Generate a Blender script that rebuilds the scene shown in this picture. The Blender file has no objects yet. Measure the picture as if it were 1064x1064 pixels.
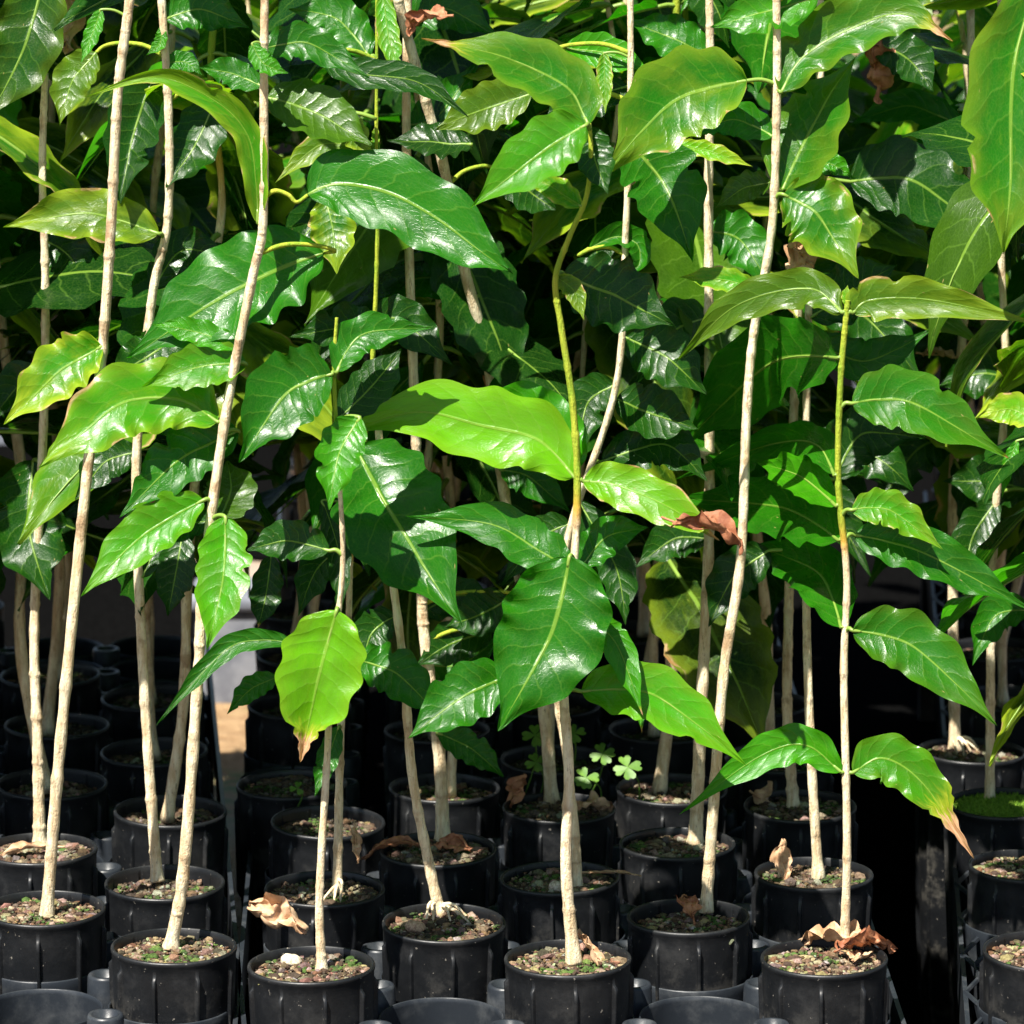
import bpy, math, random
from mathutils import Vector, Matrix, noise
R = math.radians
random.seed(11)
scene = bpy.context.scene
COL = scene.collection

# ------------------------------------------------------------------ camera
ZTOP = 0.22                    # height of the pot rims above the ground
CAMZ = ZTOP + 0.66
F = 4420.0                     # focal length in photo pixels (photo 1064 wide)
PITCH = R(12)
cd = bpy.data.cameras.new('camera'); cam = bpy.data.objects.new('camera', cd); COL.objects.link(cam)
cam.location = (0, 0, CAMZ); cam.rotation_euler = (R(90) - PITCH, 0, 0)
cd.sensor_width = 36; cd.lens = F / 1064 * 36; cd.clip_end = 500; cd.clip_start = 0.05
cd.dof.use_dof = True; cd.dof.focus_distance = 2.15; cd.dof.aperture_fstop = 22
scene.camera = cam
# ------------------------------------------------------------------ light
SUN_EL, SUN_AZ = R(59), R(-148)      # azimuth of the sun seen from above, clockwise from +Y
w = bpy.data.worlds.new('World'); scene.world = w; w.use_nodes = True
wn = w.node_tree; sky = wn.nodes.new('ShaderNodeTexSky'); sky.sky_type = 'NISHITA'; sky.sun_disc = False
sky.sun_elevation = SUN_EL; sky.sun_rotation = SUN_AZ
bg = wn.nodes['Background']; bg.inputs[1].default_value = 0.05
wn.links.new(sky.outputs[0], bg.inputs[0])
sd = bpy.data.lights.new('sun', 'SUN'); sd.energy = 5.0; sd.angle = R(0.5); sd.color = (1, .95, .86)
sun = bpy.data.objects.new('sun', sd); COL.objects.link(sun)
sdir = Vector((math.sin(SUN_AZ) * math.cos(SUN_EL), math.cos(SUN_AZ) * math.cos(SUN_EL), math.sin(SUN_EL)))
sun.rotation_euler = sdir.to_track_quat('Z', 'Y').to_euler()
scene.view_settings.view_transform = 'Standard'; scene.view_settings.look = 'None'
scene.view_settings.exposure = 1.2; scene.view_settings.gamma = 1
scene.cycles.max_bounces = 8; scene.cycles.transparent_max_bounces = 8

# ------------------------------------------------------------------ projection helpers
FW = Vector((0, math.cos(PITCH), -math.sin(PITCH))); UP = Vector((0, math.sin(PITCH), math.cos(PITCH)))
CAM = Vector((0, 0, CAMZ))
def ray(px, py): return FW + Vector((1, 0, 0)) * ((px - 532) / F) + UP * ((532 - py) / F)
def at(px, py, Y):
    r = ray(px, py); return CAM + r * (Y / r.y)
def onz(px, py, z=ZTOP):
    r = ray(px, py); return CAM + r * ((z - CAMZ) / r.z)
def ppm(Y): return F / (Y * math.cos(PITCH) + .3 * math.sin(PITCH))

# ------------------------------------------------------------------ materials
def new_mat(name):
    m = bpy.data.materials.new(name); m.use_nodes = True
    nt = m.node_tree; b = nt.nodes['Principled BSDF']; return m, nt, b
class NB:
    def __init__(s, nt): s.nt = nt
    def n(s, t, **k):
        x = s.nt.nodes.new(t)
        for a, v in k.items(): setattr(x, a, v)
        return x
    def l(s, a, b): s.nt.links.new(a, b)
    def put(s, v, sock):
        if hasattr(v, 'links'): s.l(v, sock)
        else: sock.default_value = v
    def m(s, op, a, b=0.0, c=None, clamp=False):
        x = s.n('ShaderNodeMath', operation=op); x.use_clamp = clamp
        s.put(a, x.inputs[0]); s.put(b, x.inputs[1])
        if c is not None: s.put(c, x.inputs[2])
        return x.outputs[0]
    def mr(s, v, a, b, c=0.0, d=1.0, smooth=True):
        x = s.n('ShaderNodeMapRange'); x.interpolation_type = 'SMOOTHSTEP' if smooth else 'LINEAR'
        s.put(v, x.inputs[0])
        for i, q in enumerate((a, b, c, d)): x.inputs[i + 1].default_value = q
        return x.outputs[0]
    def mix(s, f, a, b, mode='MIX'):
        x = s.n('ShaderNodeMix', data_type='RGBA', blend_type=mode)
        s.put(f, x.inputs[0])
        for v, i in ((a, 6), (b, 7)):
            if hasattr(v, 'links'): s.l(v, x.inputs[i])
            else: x.inputs[i].default_value = (*v, 1) if len(v) == 3 else v
        return x.outputs[2]
    def noise(s, vec, scale, detail=3, rough=.55):
        x = s.n('ShaderNodeTexNoise'); x.inputs['Scale'].default_value = scale; x.inputs['Detail'].default_value = detail
        x.inputs['Roughness'].default_value = rough
        if vec is not None: s.l(vec, x.inputs['Vector'])
        return x.outputs['Fac']
    def bump(s, h, dist, strength=1.0, normal=None):
        x = s.n('ShaderNodeBump'); x.inputs['Distance'].default_value = dist; x.inputs['Strength'].default_value = strength
        s.l(h, x.inputs['Height'])
        if normal is not None: s.l(normal, x.inputs['Normal'])
        return x.outputs[0]

def leaf_material(name='coffee leaf'):
    m, nt, b = new_mat(name); N = NB(nt)
    uv = N.n('ShaderNodeUVMap'); uv.uv_map = 'UVMap'
    sep = N.n('ShaderNodeSeparateXYZ'); N.l(uv.outputs[0], sep.inputs[0])
    t = sep.outputs[0]; v = sep.outputs[1]
    oi = N.n('ShaderNodeObjectInfo'); tc = N.n('ShaderNodeTexCoord'); obj = tc.outputs['Object']
    off = N.n('ShaderNodeVectorMath', operation='ADD'); N.l(uv.outputs[0], off.inputs[0])
    cx = N.n('ShaderNodeCombineXYZ'); r20 = N.m('MULTIPLY', oi.outputs['Random'], 37.0)
    N.l(r20, cx.inputs[0]); N.l(r20, cx.inputs[2]); N.l(cx.outputs[0], off.inputs[1]); pv = off.outputs[0]
    s = N.m('ABSOLUTE', N.m('SUBTRACT', N.m('MULTIPLY', v, 2.0), 1.0))
    side = N.m('MULTIPLY', N.m('GREATER_THAN', v, .5), .33)
    nz = N.noise(pv, 5.0, 2)
    wv = N.m('ADD', N.m('MULTIPLY', N.m('SUBTRACT', t, N.m('MULTIPLY', N.m('POWER', s, 1.35), .15)), 9.5), side)
    wv = N.m('ADD', wv, N.m('MULTIPLY', nz, .7))
    tri = N.m('ABSOLUTE', N.m('SUBTRACT', N.m('MULTIPLY', N.m('FRACT', wv), 2.0), 1.0))
    lat = N.m('MULTIPLY', N.mr(tri, .86, 1.0), N.mr(s, .97, .6))
    mid = N.m('MULTIPLY', N.mr(N.m('DIVIDE', s, N.m('SUBTRACT', 1.15, N.m('MULTIPLY', t, .7))), .062, .022), 1.0)
    base = oi.outputs['Color']; yel = oi.outputs['Alpha']
    blotch = N.noise(pv, 3.2, 4, .6)
    fine = N.noise(pv, 26, 3, .6)
    c = N.mix(N.mr(blotch, .35, .7), base, N.mix(1.0, base, (.6, .7, .8), 'MULTIPLY'))
    c = N.mix(N.m('MULTIPLY', N.mr(N.noise(pv, 8, 4, .7), .52, .68, 0, .5), yel), c, (.22, .34, .01))
    edge = N.m('MAXIMUM', N.mr(s, .5, 1.05), N.mr(t, .6, 1.0))
    yf = N.m('MULTIPLY', N.m('MULTIPLY', N.m('ADD', edge, N.mr(blotch, .4, .75, 0, .7)), yel), 1.0, clamp=True)
    c = N.mix(yf, c, (.30, .40, .02))
    c = N.mix(N.m('MULTIPLY', lat, .2), c, (.17, .32, .04))
    c = N.mix(N.m('MULTIPLY', mid, .6), c, (.24, .40, .05))
    c = N.mix(N.mr(fine, .62, .75, 0, .25), c, (.12, .26, .03))
    sc_ = N.n('ShaderNodeVectorMath', operation='MULTIPLY'); N.l(pv, sc_.inputs[0]); sc_.inputs[1].default_value = (2.4, 1, 1)
    net = N.n('ShaderNodeTexVoronoi'); net.feature = 'DISTANCE_TO_EDGE'; net.inputs['Scale'].default_value = 24; N.l(sc_.outputs[0], net.inputs['Vector'])
    nw = N.mr(net.outputs['Distance'], .09, .0)
    c = N.mix(N.m('MULTIPLY', nw, .10), c, (.17, .32, .04))
    # little pale feeding spots and brown scars
    vor = N.n('ShaderNodeTexVoronoi'); vor.inputs['Scale'].default_value = 7; N.l(pv, vor.inputs['Vector'])
    spot = N.m('MULTIPLY', N.mr(vor.outputs['Distance'], .07, .035), N.m('GREATER_THAN', N.noise(pv, 4.0, 1), .5))
    c = N.mix(N.m('MULTIPLY', spot, .8), c, (.35, .27, .10))
    at_ = N.n('ShaderNodeAttribute'); at_.attribute_name = 'burn'
    bn = N.m('ADD', at_.outputs['Fac'], N.m('MULTIPLY', N.m('SUBTRACT', N.noise(pv, 14, 4), .5), .8))
    bfac = N.m('MULTIPLY', N.mr(bn, .42, .52), N.m('GREATER_THAN', at_.outputs['Fac'], .02))
    halo = N.m('MULTIPLY', N.mr(bn, .1, .45), N.m('GREATER_THAN', at_.outputs['Fac'], .02))
    c = N.mix(N.m('MULTIPLY', halo, .6), c, (.42, .42, .03))
    brown = N.mix(N.mr(fine, .35, .65), (.42, .20, .09), (.62, .40, .24))
    c = N.mix(bfac, c, brown)
    eb = N.m('MULTIPLY', N.m('MULTIPLY', N.mr(s, .84, .97), N.mr(N.noise(pv, 7, 3), .56, .62)), N.m('GREATER_THAN', yel, .25))
    c = N.mix(N.m('MULTIPLY', eb, .8), c, brown)
    N.l(c, b.inputs['Base Color'])
    rr = N.m('ADD', N.mr(fine, .3, .7, .21, .31), N.m('MULTIPLY', bfac, .35)); rr = N.m('ADD', rr, N.mr(N.noise(pv, 2.2, 4, .7), .45, .7, 0, .16)); N.l(rr, b.inputs['Roughness'])
    b.inputs['Specular IOR Level'].default_value = .27
    h = N.m('ADD', N.m('MULTIPLY', N.m('POWER', tri, 2.5), -1.0), N.m('MULTIPLY', mid, -.9))
    h = N.m('ADD', N.m('ADD', h, N.m('MULTIPLY', nw, -.10)), N.m('MULTIPLY', N.noise(pv, 12, 3), .9))
    nrm = N.bump(h, .00024, .75); N.l(nrm, b.inputs['Normal'])
    tr = N.n('ShaderNodeBsdfTranslucent')
    tcol = N.mix(1.0, N.mix(N.m('MULTIPLY', N.m('MAXIMUM', lat, mid), .45), c, (.10, .2, .02)), (1.7, 2.4, .7), 'MULTIPLY')
    N.l(tcol, tr.inputs[0]); N.l(nrm, tr.inputs['Normal'])
    mx = N.n('ShaderNodeMixShader'); mx.inputs[0].default_value = .30
    out = nt.nodes['Material Output']; N.l(b.outputs[0], mx.inputs[1]); N.l(tr.outputs[0], mx.inputs[2]); N.l(mx.outputs[0], out.inputs[0])
    return m
M_LEAF = leaf_material()

def petiole_material():
    m, nt, b = new_mat('green petiole'); N = NB(nt)
    b.inputs['Roughness'].default_value = .4
    tc = N.n('ShaderNodeTexCoord'); N.l(N.mix(N.noise(tc.outputs['Object'], 120), (.13, .26, .03), (.24, .34, .06)), b.inputs['Base Color'])
    return m
M_PET = petiole_material()

def bark_material():
    m, nt, b = new_mat('pale bark'); N = NB(nt)
    tc = N.n('ShaderNodeTexCoord'); mp = N.n('ShaderNodeMapping'); mp.inputs['Scale'].default_value = (1, 1, .22)
    N.l(tc.outputs['Object'], mp.inputs[0]); v = mp.outputs[0]
    a = N.noise(v, 260, 5, .65); a2 = N.noise(tc.outputs['Object'], 60, 4, .6); a3 = N.noise(tc.outputs['Object'], 800, 3)
    c = N.mix(N.mr(a, .36, .64), (.62, .46, .27), (.88, .77, .54))
    c = N.mix(N.mr(a2, .55, .68, 0, .7), c, (.30, .17, .085))
    fl = N.noise(v, 620, 4, .7)
    c = N.mix(N.mr(fl, .57, .68, 0, .6), c, (.20, .11, .055))
    c = N.mix(N.mr(a3, .64, .74, 0, .6), c, (.16, .09, .045))
    g = N.n('ShaderNodeAttribute'); g.attribute_name = 'green'
    gc = N.mix(N.mr(a, .3, .7), (.20, .34, .02), (.42, .46, .04))
    gc = N.mix(N.mr(g.outputs['Fac'], .3, .75), (.60, .34, .05), gc)
    c = N.mix(N.mr(g.outputs['Fac'], .12, .45), c, gc)
    nd = N.n('ShaderNodeAttribute'); nd.attribute_name = 'node'
    c = N.mix(N.m('MULTIPLY', nd.outputs['Fac'], .25), c, (.26, .15, .07))
    N.l(c, b.inputs['Base Color']); b.inputs['Roughness'].default_value = .7; b.inputs['Specular IOR Level'].default_value = .3
    N.l(N.bump(N.m('ADD', N.m('ADD', a, fl), N.m('MULTIPLY', a3, .4)), .0010, 1.0), b.inputs['Normal'])
    return m
M_BARK = bark_material()

def pot_material():
    m, nt, b = new_mat('black moulded plastic'); N = NB(nt)
    tc = N.n('ShaderNodeTexCoord'); oi = N.n('ShaderNodeObjectInfo')
    off = N.n('ShaderNodeVectorMath', operation='ADD'); N.l(tc.outputs['Object'], off.inputs[0]); N.l(oi.outputs['Random'], off.inputs[1]); v = off.outputs[0]
    d = N.noise(v, 45, 6, .7); s = N.noise(v, 420, 2); k = N.noise(v, 12, 2)
    c = N.mix(N.mr(d, .5, .8, 0, .55), (.006, .0068, .0082), (.034, .034, .034))
    c = N.mix(N.mr(s, .70, .76, 0, .8), c, (.22, .2, .17))
    sp = N.n('ShaderNodeSeparateXYZ'); N.l(tc.outputs['Object'], sp.inputs[0])
    low = N.m('MULTIPLY', N.mr(sp.outputs[2], -.012, -.05), N.mr(d, .5, .62))
    c = N.mix(N.m('MULTIPLY', low, .35), c, (.13, .12, .10))
    N.l(c, b.inputs['Base Color']); N.l(N.mr(d, .3, .7, .36, .6), b.inputs['Roughness'])
    N.l(N.bump(N.m('ADD', N.m('MULTIPLY', s, .3), k), .0005, .6), b.inputs['Normal'])
    return m
M_POT = pot_material()
def simple(name, c1, c2, scale, rough=.7, bd=.001, spec=.4, thr=(.35, .65)):
    m, nt, b = new_mat(name); N = NB(nt); tc = N.n('ShaderNodeTexCoord')
    a = N.noise(tc.outputs['Object'], scale, 6, .65)
    N.l(N.mix(N.mr(a, *thr), c1, c2), b.inputs['Base Color']); b.inputs['Roughness'].default_value = rough
    b.inputs['Specular IOR Level'].default_value = spec
    N.l(N.bump(a, bd), b.inputs['Normal']); return m
M_TRAY = simple('dark blue grey plastic', (.018, .022, .028), (.06, .065, .07), 55, .38, .0003, thr=(.45, .8))
M_SOIL = simple('dark potting soil', (.03, .019, .012), (.11, .075, .045), 300, .95, .002)
M_MOSS = simple('moss', (.11, .25, .012), (.26, .42, .04), 500, .9, .002)
M_DRY = simple('dry brown leaf', (.36, .19, .09), (.62, .42, .26), 70, .65, .001)
M_RED = simple('red brown dead leaf', (.22, .07, .03), (.45, .2, .1), 90, .6, .001)
M_SHADE = simple('painted ground shade', (.002, .002, .002), (.005, .005, .005), 300, 1.0, .0005, 0.0)  # near-black colour standing in for deep shade on the ground
M_CONC = simple('weathered concrete', (.14, .15, .18), (.24, .25, .28), 30, .9, .001)
M_CLOVER = simple('clover green', (.06, .15, .015), (.10, .21, .02), 120, .5, .0003)

def gravel_material():
    m, nt, b = new_mat('gravel chips'); N = NB(nt)
    a = N.n('ShaderNodeAttribute'); a.attribute_name = 'chip'
    tc = N.n('ShaderNodeTexCoord'); n = N.noise(tc.outputs['Object'], 900, 3)
    N.l(N.mix(N.mr(n, .35, .65), a.outputs['Color'], N.mix(1.0, a.outputs['Color'], (.55, .5, .45), 'MULTIPLY')), b.inputs['Base Color'])
    b.inputs['Roughness'].default_value = .85; return m
M_GRAV = gravel_material()
def ground_material():
    m, nt, b = new_mat('bare earth'); N = NB(nt)
    tc = N.n('ShaderNodeTexCoord'); o = tc.outputs['Object']
    a = N.noise(o, 3, 6, .6); f = N.noise(o, 60, 6, .7); g = N.noise(o, 1.2, 3)
    c = N.mix(N.mr(f, .3, .7), (.25, .14, .06), (.44, .29, .15))
    c = N.mix(N.m('MULTIPLY', N.mr(a, .5, .62), N.mr(f, .42, .55)), c, (.08, .15, .03))
    c = N.mix(N.mr(g, .55, .65, 0, .7), c, (.55, .50, .45))
    N.l(c, b.inputs['Base Color']); b.inputs['Roughness'].default_value = .95
    N.l(N.bump(f, .01), b.inputs['Normal']); return m
M_GROUND = ground_material()

# ------------------------------------------------------------------ object helpers
def tag(o, label=None, cat=None, group=None, kind=None):
    if label: o['label'] = label
    if cat: o['category'] = cat
    if group: o['group'] = group
    if kind: o['kind'] = kind
    return o
def empty(name, loc, label=None, cat=None, group=None):
    o = bpy.data.objects.new(name, None); o.empty_display_size = .02; o.location = loc; COL.objects.link(o)
    return tag(o, label, cat, group)
class MB:
    def __init__(s): s.v = []; s.f = []; s.mi = []; s.att = {}; s.uv = []
    def add(s, vs, fs, mi=0, **att):
        o = len(s.v); s.v += [Vector(x) for x in vs]; s.f += [tuple(i + o for i in f) for f in fs]; s.mi += [mi] * len(fs)
        for k in set(s.att) | set(att):
            L = s.att.setdefault(k, [0.0] * o)
            a = att.get(k)
            L += list(a) if a is not None else [0.0] * len(vs)
    def build(s, name, mats, parent=None, origin=None, smooth=True, uv=None):
        org = Vector(origin) if origin is not None else Vector((0, 0, 0))
        me = bpy.data.meshes.new(name); me.from_pydata([tuple(x - org) for x in s.v], [], s.f)
        for mt in (mats if isinstance(mats, (list, tuple)) else [mats]): me.materials.append(mt)
        me.polygons.foreach_set('material_index', s.mi); me.polygons.foreach_set('use_smooth', [smooth] * len(s.f))
        for k, L in s.att.items():
            if isinstance(L[0] if L else 0, tuple) or any(isinstance(q, tuple) for q in L):
                a = me.attributes.new(k, 'FLOAT_COLOR', 'POINT')
                a.data.foreach_set('color', [c for q in L for c in (q if isinstance(q, tuple) else (0, 0, 0, 1))])
            else:
                a = me.attributes.new(k, 'FLOAT', 'POINT'); a.data.foreach_set('value', L)
        if uv:
            ul = me.uv_layers.new(name='UVMap'); vi = [0] * len(me.loops); me.loops.foreach_get('vertex_index', vi)
            flat = []
            for i in vi: flat += uv[i] if i < len(uv) else (0.5, 0.5)
            ul.data.foreach_set('uv', flat)
        me.update()
        o = bpy.data.objects.new(name, me); COL.objects.link(o)
        if parent is not None:
            o.parent = parent; o.location = org - parent.matrix_basis.translation if origin is not None else (0, 0, 0)
        else: o.location = org
        return o
def catmull(P, t):
    n = len(P) - 1; x = min(max(t, 0), .999999) * n; i = int(x); u = x - i
    g = lambda j: P[j] if 0 <= j <= n else (P[0] * 2 - P[1] if j < 0 else P[n] * 2 - P[n - 1])
    a, b, c, d = g(i - 1), g(i), g(i + 1), g(i + 2)
    return .5 * ((2 * b) + (c - a) * u + (2 * a - 5 * b + 4 * c - d) * u * u + (3 * b - a - 3 * c + d) * u ** 3)
def tube(mb, P, rad, seg=10, n=None, mi=0, cap=True, attf=None):
    """P control points, rad(t) radius"""
    P = [Vector(p) for p in P]; n = n or max(6, len(P) * 6)
    pts = [catmull(P, i / n) for i in range(n + 1)]
    vs = []; fs = []; A = {}
    ref = Vector((1, 0, 0))
    for i, p in enumerate(pts):
        d = (pts[min(i + 1, n)] - pts[max(i - 1, 0)]).normalized()
        if abs(d.dot(ref)) > .95: ref = Vector((0, 0, 1)) if abs(d.z) < .9 else Vector((0, 1, 0))
        a = (ref - d * ref.dot(d)).normalized(); b = d.cross(a); ref = a
        t = i / n; r = rad(t)
        for k in range(seg):
            th = 2 * math.pi * k / seg
            rr = r(th) if callable(r) else r
            vs.append(p + (a * math.cos(th) + b * math.sin(th)) * rr)
            if attf:
                for kk, vv in attf(t).items(): A.setdefault(kk, []).append(vv)
    for i in range(n):
        for k in range(seg):
            k2 = (k + 1) % seg
            fs.append((i * seg + k, i * seg + k2, (i + 1) * seg + k2, (i + 1) * seg + k))
    if cap:
        fs.append(tuple(range(seg - 1, -1, -1))); fs.append(tuple(n * seg + k for k in range(seg)))
    mb.add(vs, fs, mi, **A)
def lathe(mb, prof, seg=32, c=(0, 0, 0), mi=0):
    vs = []; fs = []; n = len(prof)
    for r, z in prof:
        for k in range(seg):
            th = 2 * math.pi * k / seg; vs.append((c[0] + r * math.cos(th), c[1] + r * math.sin(th), c[2] + z))
    for i in range(n - 1):
        for k in range(seg):
            k2 = (k + 1) % seg; fs.append((i * seg + k, (i + 1) * seg + k, (i + 1) * seg + k2, i * seg + k2))
    mb.add(vs, fs, mi)
def box(mb, a, b, mi=0):
    (x0, y0, z0), (x1, y1, z1) = a, b
    mb.add([(x0,y0,z0),(x1,y0,z0),(x1,y1,z0),(x0,y1,z0),(x0,y0,z1),(x1,y0,z1),(x1,y1,z1),(x0,y1,z1)],
           [(0,3,2,1),(4,5,6,7),(0,1,5,4),(1,2,6,5),(2,3,7,6),(3,0,4,7)], mi)

# ------------------------------------------------------------------ ground
def sheet(name, x0, y0, x1, y1, z, mat, n=2):
    mb = MB(); vs = []; fs = []
    for j in range(n + 1):
        for i in range(n + 1): vs.append((x0 + (x1 - x0) * i / n, y0 + (y1 - y0) * j / n, z))
    for j in range(n):
        for i in range(n):
            a = j * (n + 1) + i; fs.append((a, a + 1, a + n + 2, a + n + 1))
    mb.add(vs, fs); o = mb.build(name, mat, smooth=False); o['kind'] = 'structure'; return o
sheet('ground', -60, -30, 60, 120, 0, M_GROUND)
def poly(name, pts, z, mat):
    mb = MB(); mb.add([(x, y, z) for x, y in pts], [tuple(range(len(pts)))]); o = mb.build(name, mat, smooth=False); o['kind'] = 'structure'
poly('ground_shade', [(-.16, 1.0), (1.6, 1.0), (1.6, 8.5), (-.5, 8.5), (-.5, 4.0), (-.205, 3.9), (-.163, 2.75), (-.16, 2.6)], .004, M_SHADE)  # black sheets over the earth, painting the dark between and behind the trays
poly('ground_shade', [(-1.6, 1.0), (-.16, 1.0), (-.16, 2.6), (-.205, 2.75), (-.29, 3.9), (-.5, 4.0), (-.5, 8.5), (-1.6, 8.5)], .004, M_SHADE)

# ------------------------------------------------------------------ pots and soil
RP = .0315
def pot_mesh():
    mb = MB(); vs = []; fs = []
    loc = [-.5, -.4, -.3, -.2, -.12, -.075, -.052, -.046, -.036, -.028, 0, .028, .036, .046, .052, .075, .12, .2, .3, .4]
    ANG = [2 * math.pi / 9 * (g + q + .25) for g in range(9) for q in loc]; seg = len(ANG)
    prof = [(.0290, -.012), (.0299, -.0035), (.03005, -.0006), (.0306, 0), (.0316, -.0003), (.0319, -.0012), (.0317, -.0026), (.0313, -.0034),
            (.0312, -.0075), (.0311, -.0088), (.0311, -.0100), (.0310, -.014), (.0307, -.024), (.0303, -.034), (.0298, -.05), (.0275, -.1), (.0240, -.15), (.0150, -.19)]
    for r, z in prof:
        for k in range(seg):
            th = ANG[k]
            q = (th * 9 / (2 * math.pi) + .25) % 1 - .5
            g = min(1, max(0, (.047 - abs(q)) / .012))
            rr = r
            if z <= -.0088: rr += .0021 * g * min(1, (-.0085 - z) / .0012 + .2)
            vs.append((rr * math.cos(th), rr * math.sin(th), z))
    for i in range(len(prof) - 1):
        for k in range(seg):
            k2 = (k + 1) % seg; fs.append((i * seg + k, i * seg + k2, (i + 1) * seg + k2, (i + 1) * seg + k))
    mb.add(vs, fs); o = mb.build('pot_wall', M_POT); me = o.data; bpy.data.objects.remove(o); return me
POT = pot_mesh()
CHIPS = [(.44, .34, .22), (.30, .20, .12), (.18, .11, .06), (.12, .075, .04), (.10, .06, .035), (.24, .16, .09), (.55, .46, .34), (.32, .22, .15), (.62, .56, .48), (.12, .08, .05), (.26, .21, .17), (.40, .30, .21), (.09, .06, .04)]
ICO = None
def ico():
    global ICO
    if ICO is None:
        import bmesh
        bm = bmesh.new(); bmesh.ops.create_icosphere(bm, subdivisions=1, radius=1)
        ICO = ([v.co.copy() for v in bm.verts], [tuple(v.index for v in f.verts) for f in bm.faces]); bm.free()
    return ICO
def gravel(seed, n, moss, dark):
    rnd = random.Random(seed); mb = MB(); V, Fc = ico()
    for _ in range(n):
        r = .0285 * math.sqrt(rnd.random()); a = rnd.random() * 6.283
        x, y = r * math.cos(a), r * math.sin(a)
        s = rnd.choice((.0006, .0008, .0008, .0011, .0014, .0018)) * rnd.uniform(.8, 1.2)
        if rnd.random() < .03: s = .0034
        sc = Vector((s * rnd.uniform(.8, 1.6), s * rnd.uniform(.6, 1.1), s * rnd.uniform(.45, .9)))
        rot = Matrix.Rotation(rnd.random() * 6.28, 3, 'Z') @ Matrix.Rotation(rnd.uniform(-.6, .6), 3, 'X')
        ismoss = noise.noise(Vector((x * 70 + seed, y * 70, 0))) > .32 - moss * .5 and rnd.random() < .75
        if ismoss:
            c = rnd.choice(((.04, .09, .01), (.06, .12, .015), (.11, .17, .03), (.03, .06, .01))); sc *= .8
        else:
            c = rnd.choice(CHIPS); c = tuple(q * m_ * dark * .62 * rnd.uniform(.75, 1.2) for q, m_ in zip(c, (.95, .93, .80)))
        z = .0012 * noise.noise(Vector((x * 90, y * 90, seed))) + rnd.uniform(0, .0008)
        jit = [Vector((rnd.uniform(.75, 1.2),) * 3) for _ in V]
        mb.add([rot @ Vector((v.x * sc.x * j.x, v.y * sc.y * j.y, v.z * sc.z * j.z)) + Vector((x, y, z)) for v, j in zip(V, jit)], Fc,
               chip=[(*c, 1.0)] * len(V))
    o = mb.build('gravel', M_GRAV, smooth=False); me = o.data; bpy.data.objects.remove(o); return me
GRAV = [gravel(i, 950, (0, .35, .1, .5, .05, .25)[i % 6], (1, .9, .8, 1.1, .75, .6)[i % 6]) for i in range(8)]
def soil_mesh():
    mb = MB(); vs = [(0, 0, 0)]; fs = []; seg = 40; rings = 10
    for i in range(1, rings + 1):
        for k in range(seg):
            r = .0301 * i / rings; a = 6.28318 * k / seg; x, y = r * math.cos(a), r * math.sin(a)
            vs.append((x, y, .0014 * noise.noise(Vector((x * 90, y * 90, 3))) - .0006 * (i / rings) ** 4))
    for k in range(seg): fs.append((0, 1 + k, 1 + (k + 1) % seg))
    for i in range(rings - 1):
        for k in range(seg):
            a = 1 + i * seg + k; b = 1 + i * seg + (k + 1) % seg; fs.append((a, a + seg, b + seg, b))
    mb.add(vs, fs); o = mb.build('soil', M_SOIL); me = o.data; bpy.data.objects.remove(o); return me
SOIL = soil_mesh()
POTS_G = 'black seedling pots standing in the trays'
def child(name, me, parent, loc=(0, 0, 0), rot=(0, 0, 0), scale=1):
    o = bpy.data.objects.new(name, me); COL.objects.link(o); o.parent = parent; o.location = loc; o.rotation_euler = rot
    o.scale = (scale,) * 3 if not isinstance(scale, (tuple, list)) else scale; return o
def make_pot(pos, label, gi=None, soil=-.005, sc=1.0, far=False, moss=False):
    e = empty('plant_pot', (pos.x, pos.y, ZTOP - .19), label, 'plant pot', POTS_G)
    e.rotation_euler = (random.uniform(-.02, .02), random.uniform(-.02, .02), random.uniform(-.25, .25))
    child('pot_wall', POT, e, (0, 0, .19), (0, 0, random.random() * .3), (sc, sc, 1))
    child('soil', SOIL, e, (0, 0, .19 + soil - .001), (0, 0, random.random() * 6))
    if not moss:
        child('gravel', GRAV[gi if gi is not None else random.randrange(8)], e, (0, 0, .19 + soil), (0, 0, random.random() * 6))
    else:
        mb = MB(); rnd = random.Random(5)
        for _ in range(1500):
            r = .030 * math.sqrt(rnd.random()); a = rnd.random() * 6.28
            x, y = r * math.cos(a), r * math.sin(a); h = rnd.uniform(.0015, .0035); z = .003 * (1 - (r / .031) ** 2) + .001 * noise.noise(Vector((x * 150, y * 150, 0)))
            d = Vector((rnd.uniform(-1, 1), rnd.uniform(-1, 1), 2)).normalized() * h; q = Vector((rnd.uniform(-1, 1), rnd.uniform(-1, 1), 0)).normalized() * .0007
            p = Vector((x, y, z)); mb.add([p - q, p + q, p + d], [(0, 1, 2)])
        mb.add([(.0295 * (i / 8) * math.cos(k * .2618), .0295 * (i / 8) * math.sin(k * .2618), .003 * (1 - (i / 8) ** 2) + .0003) for i in range(1, 9) for k in range(24)],
               [(i * 24 + k, (i + 1) * 24 + k, (i + 1) * 24 + (k + 1) % 24, i * 24 + (k + 1) % 24) for i in range(7) for k in range(24)] + [tuple(range(24))])
        o = mb.build('moss', M_MOSS, e); o.location = (0, 0, .19 + soil)
    return e

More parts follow.
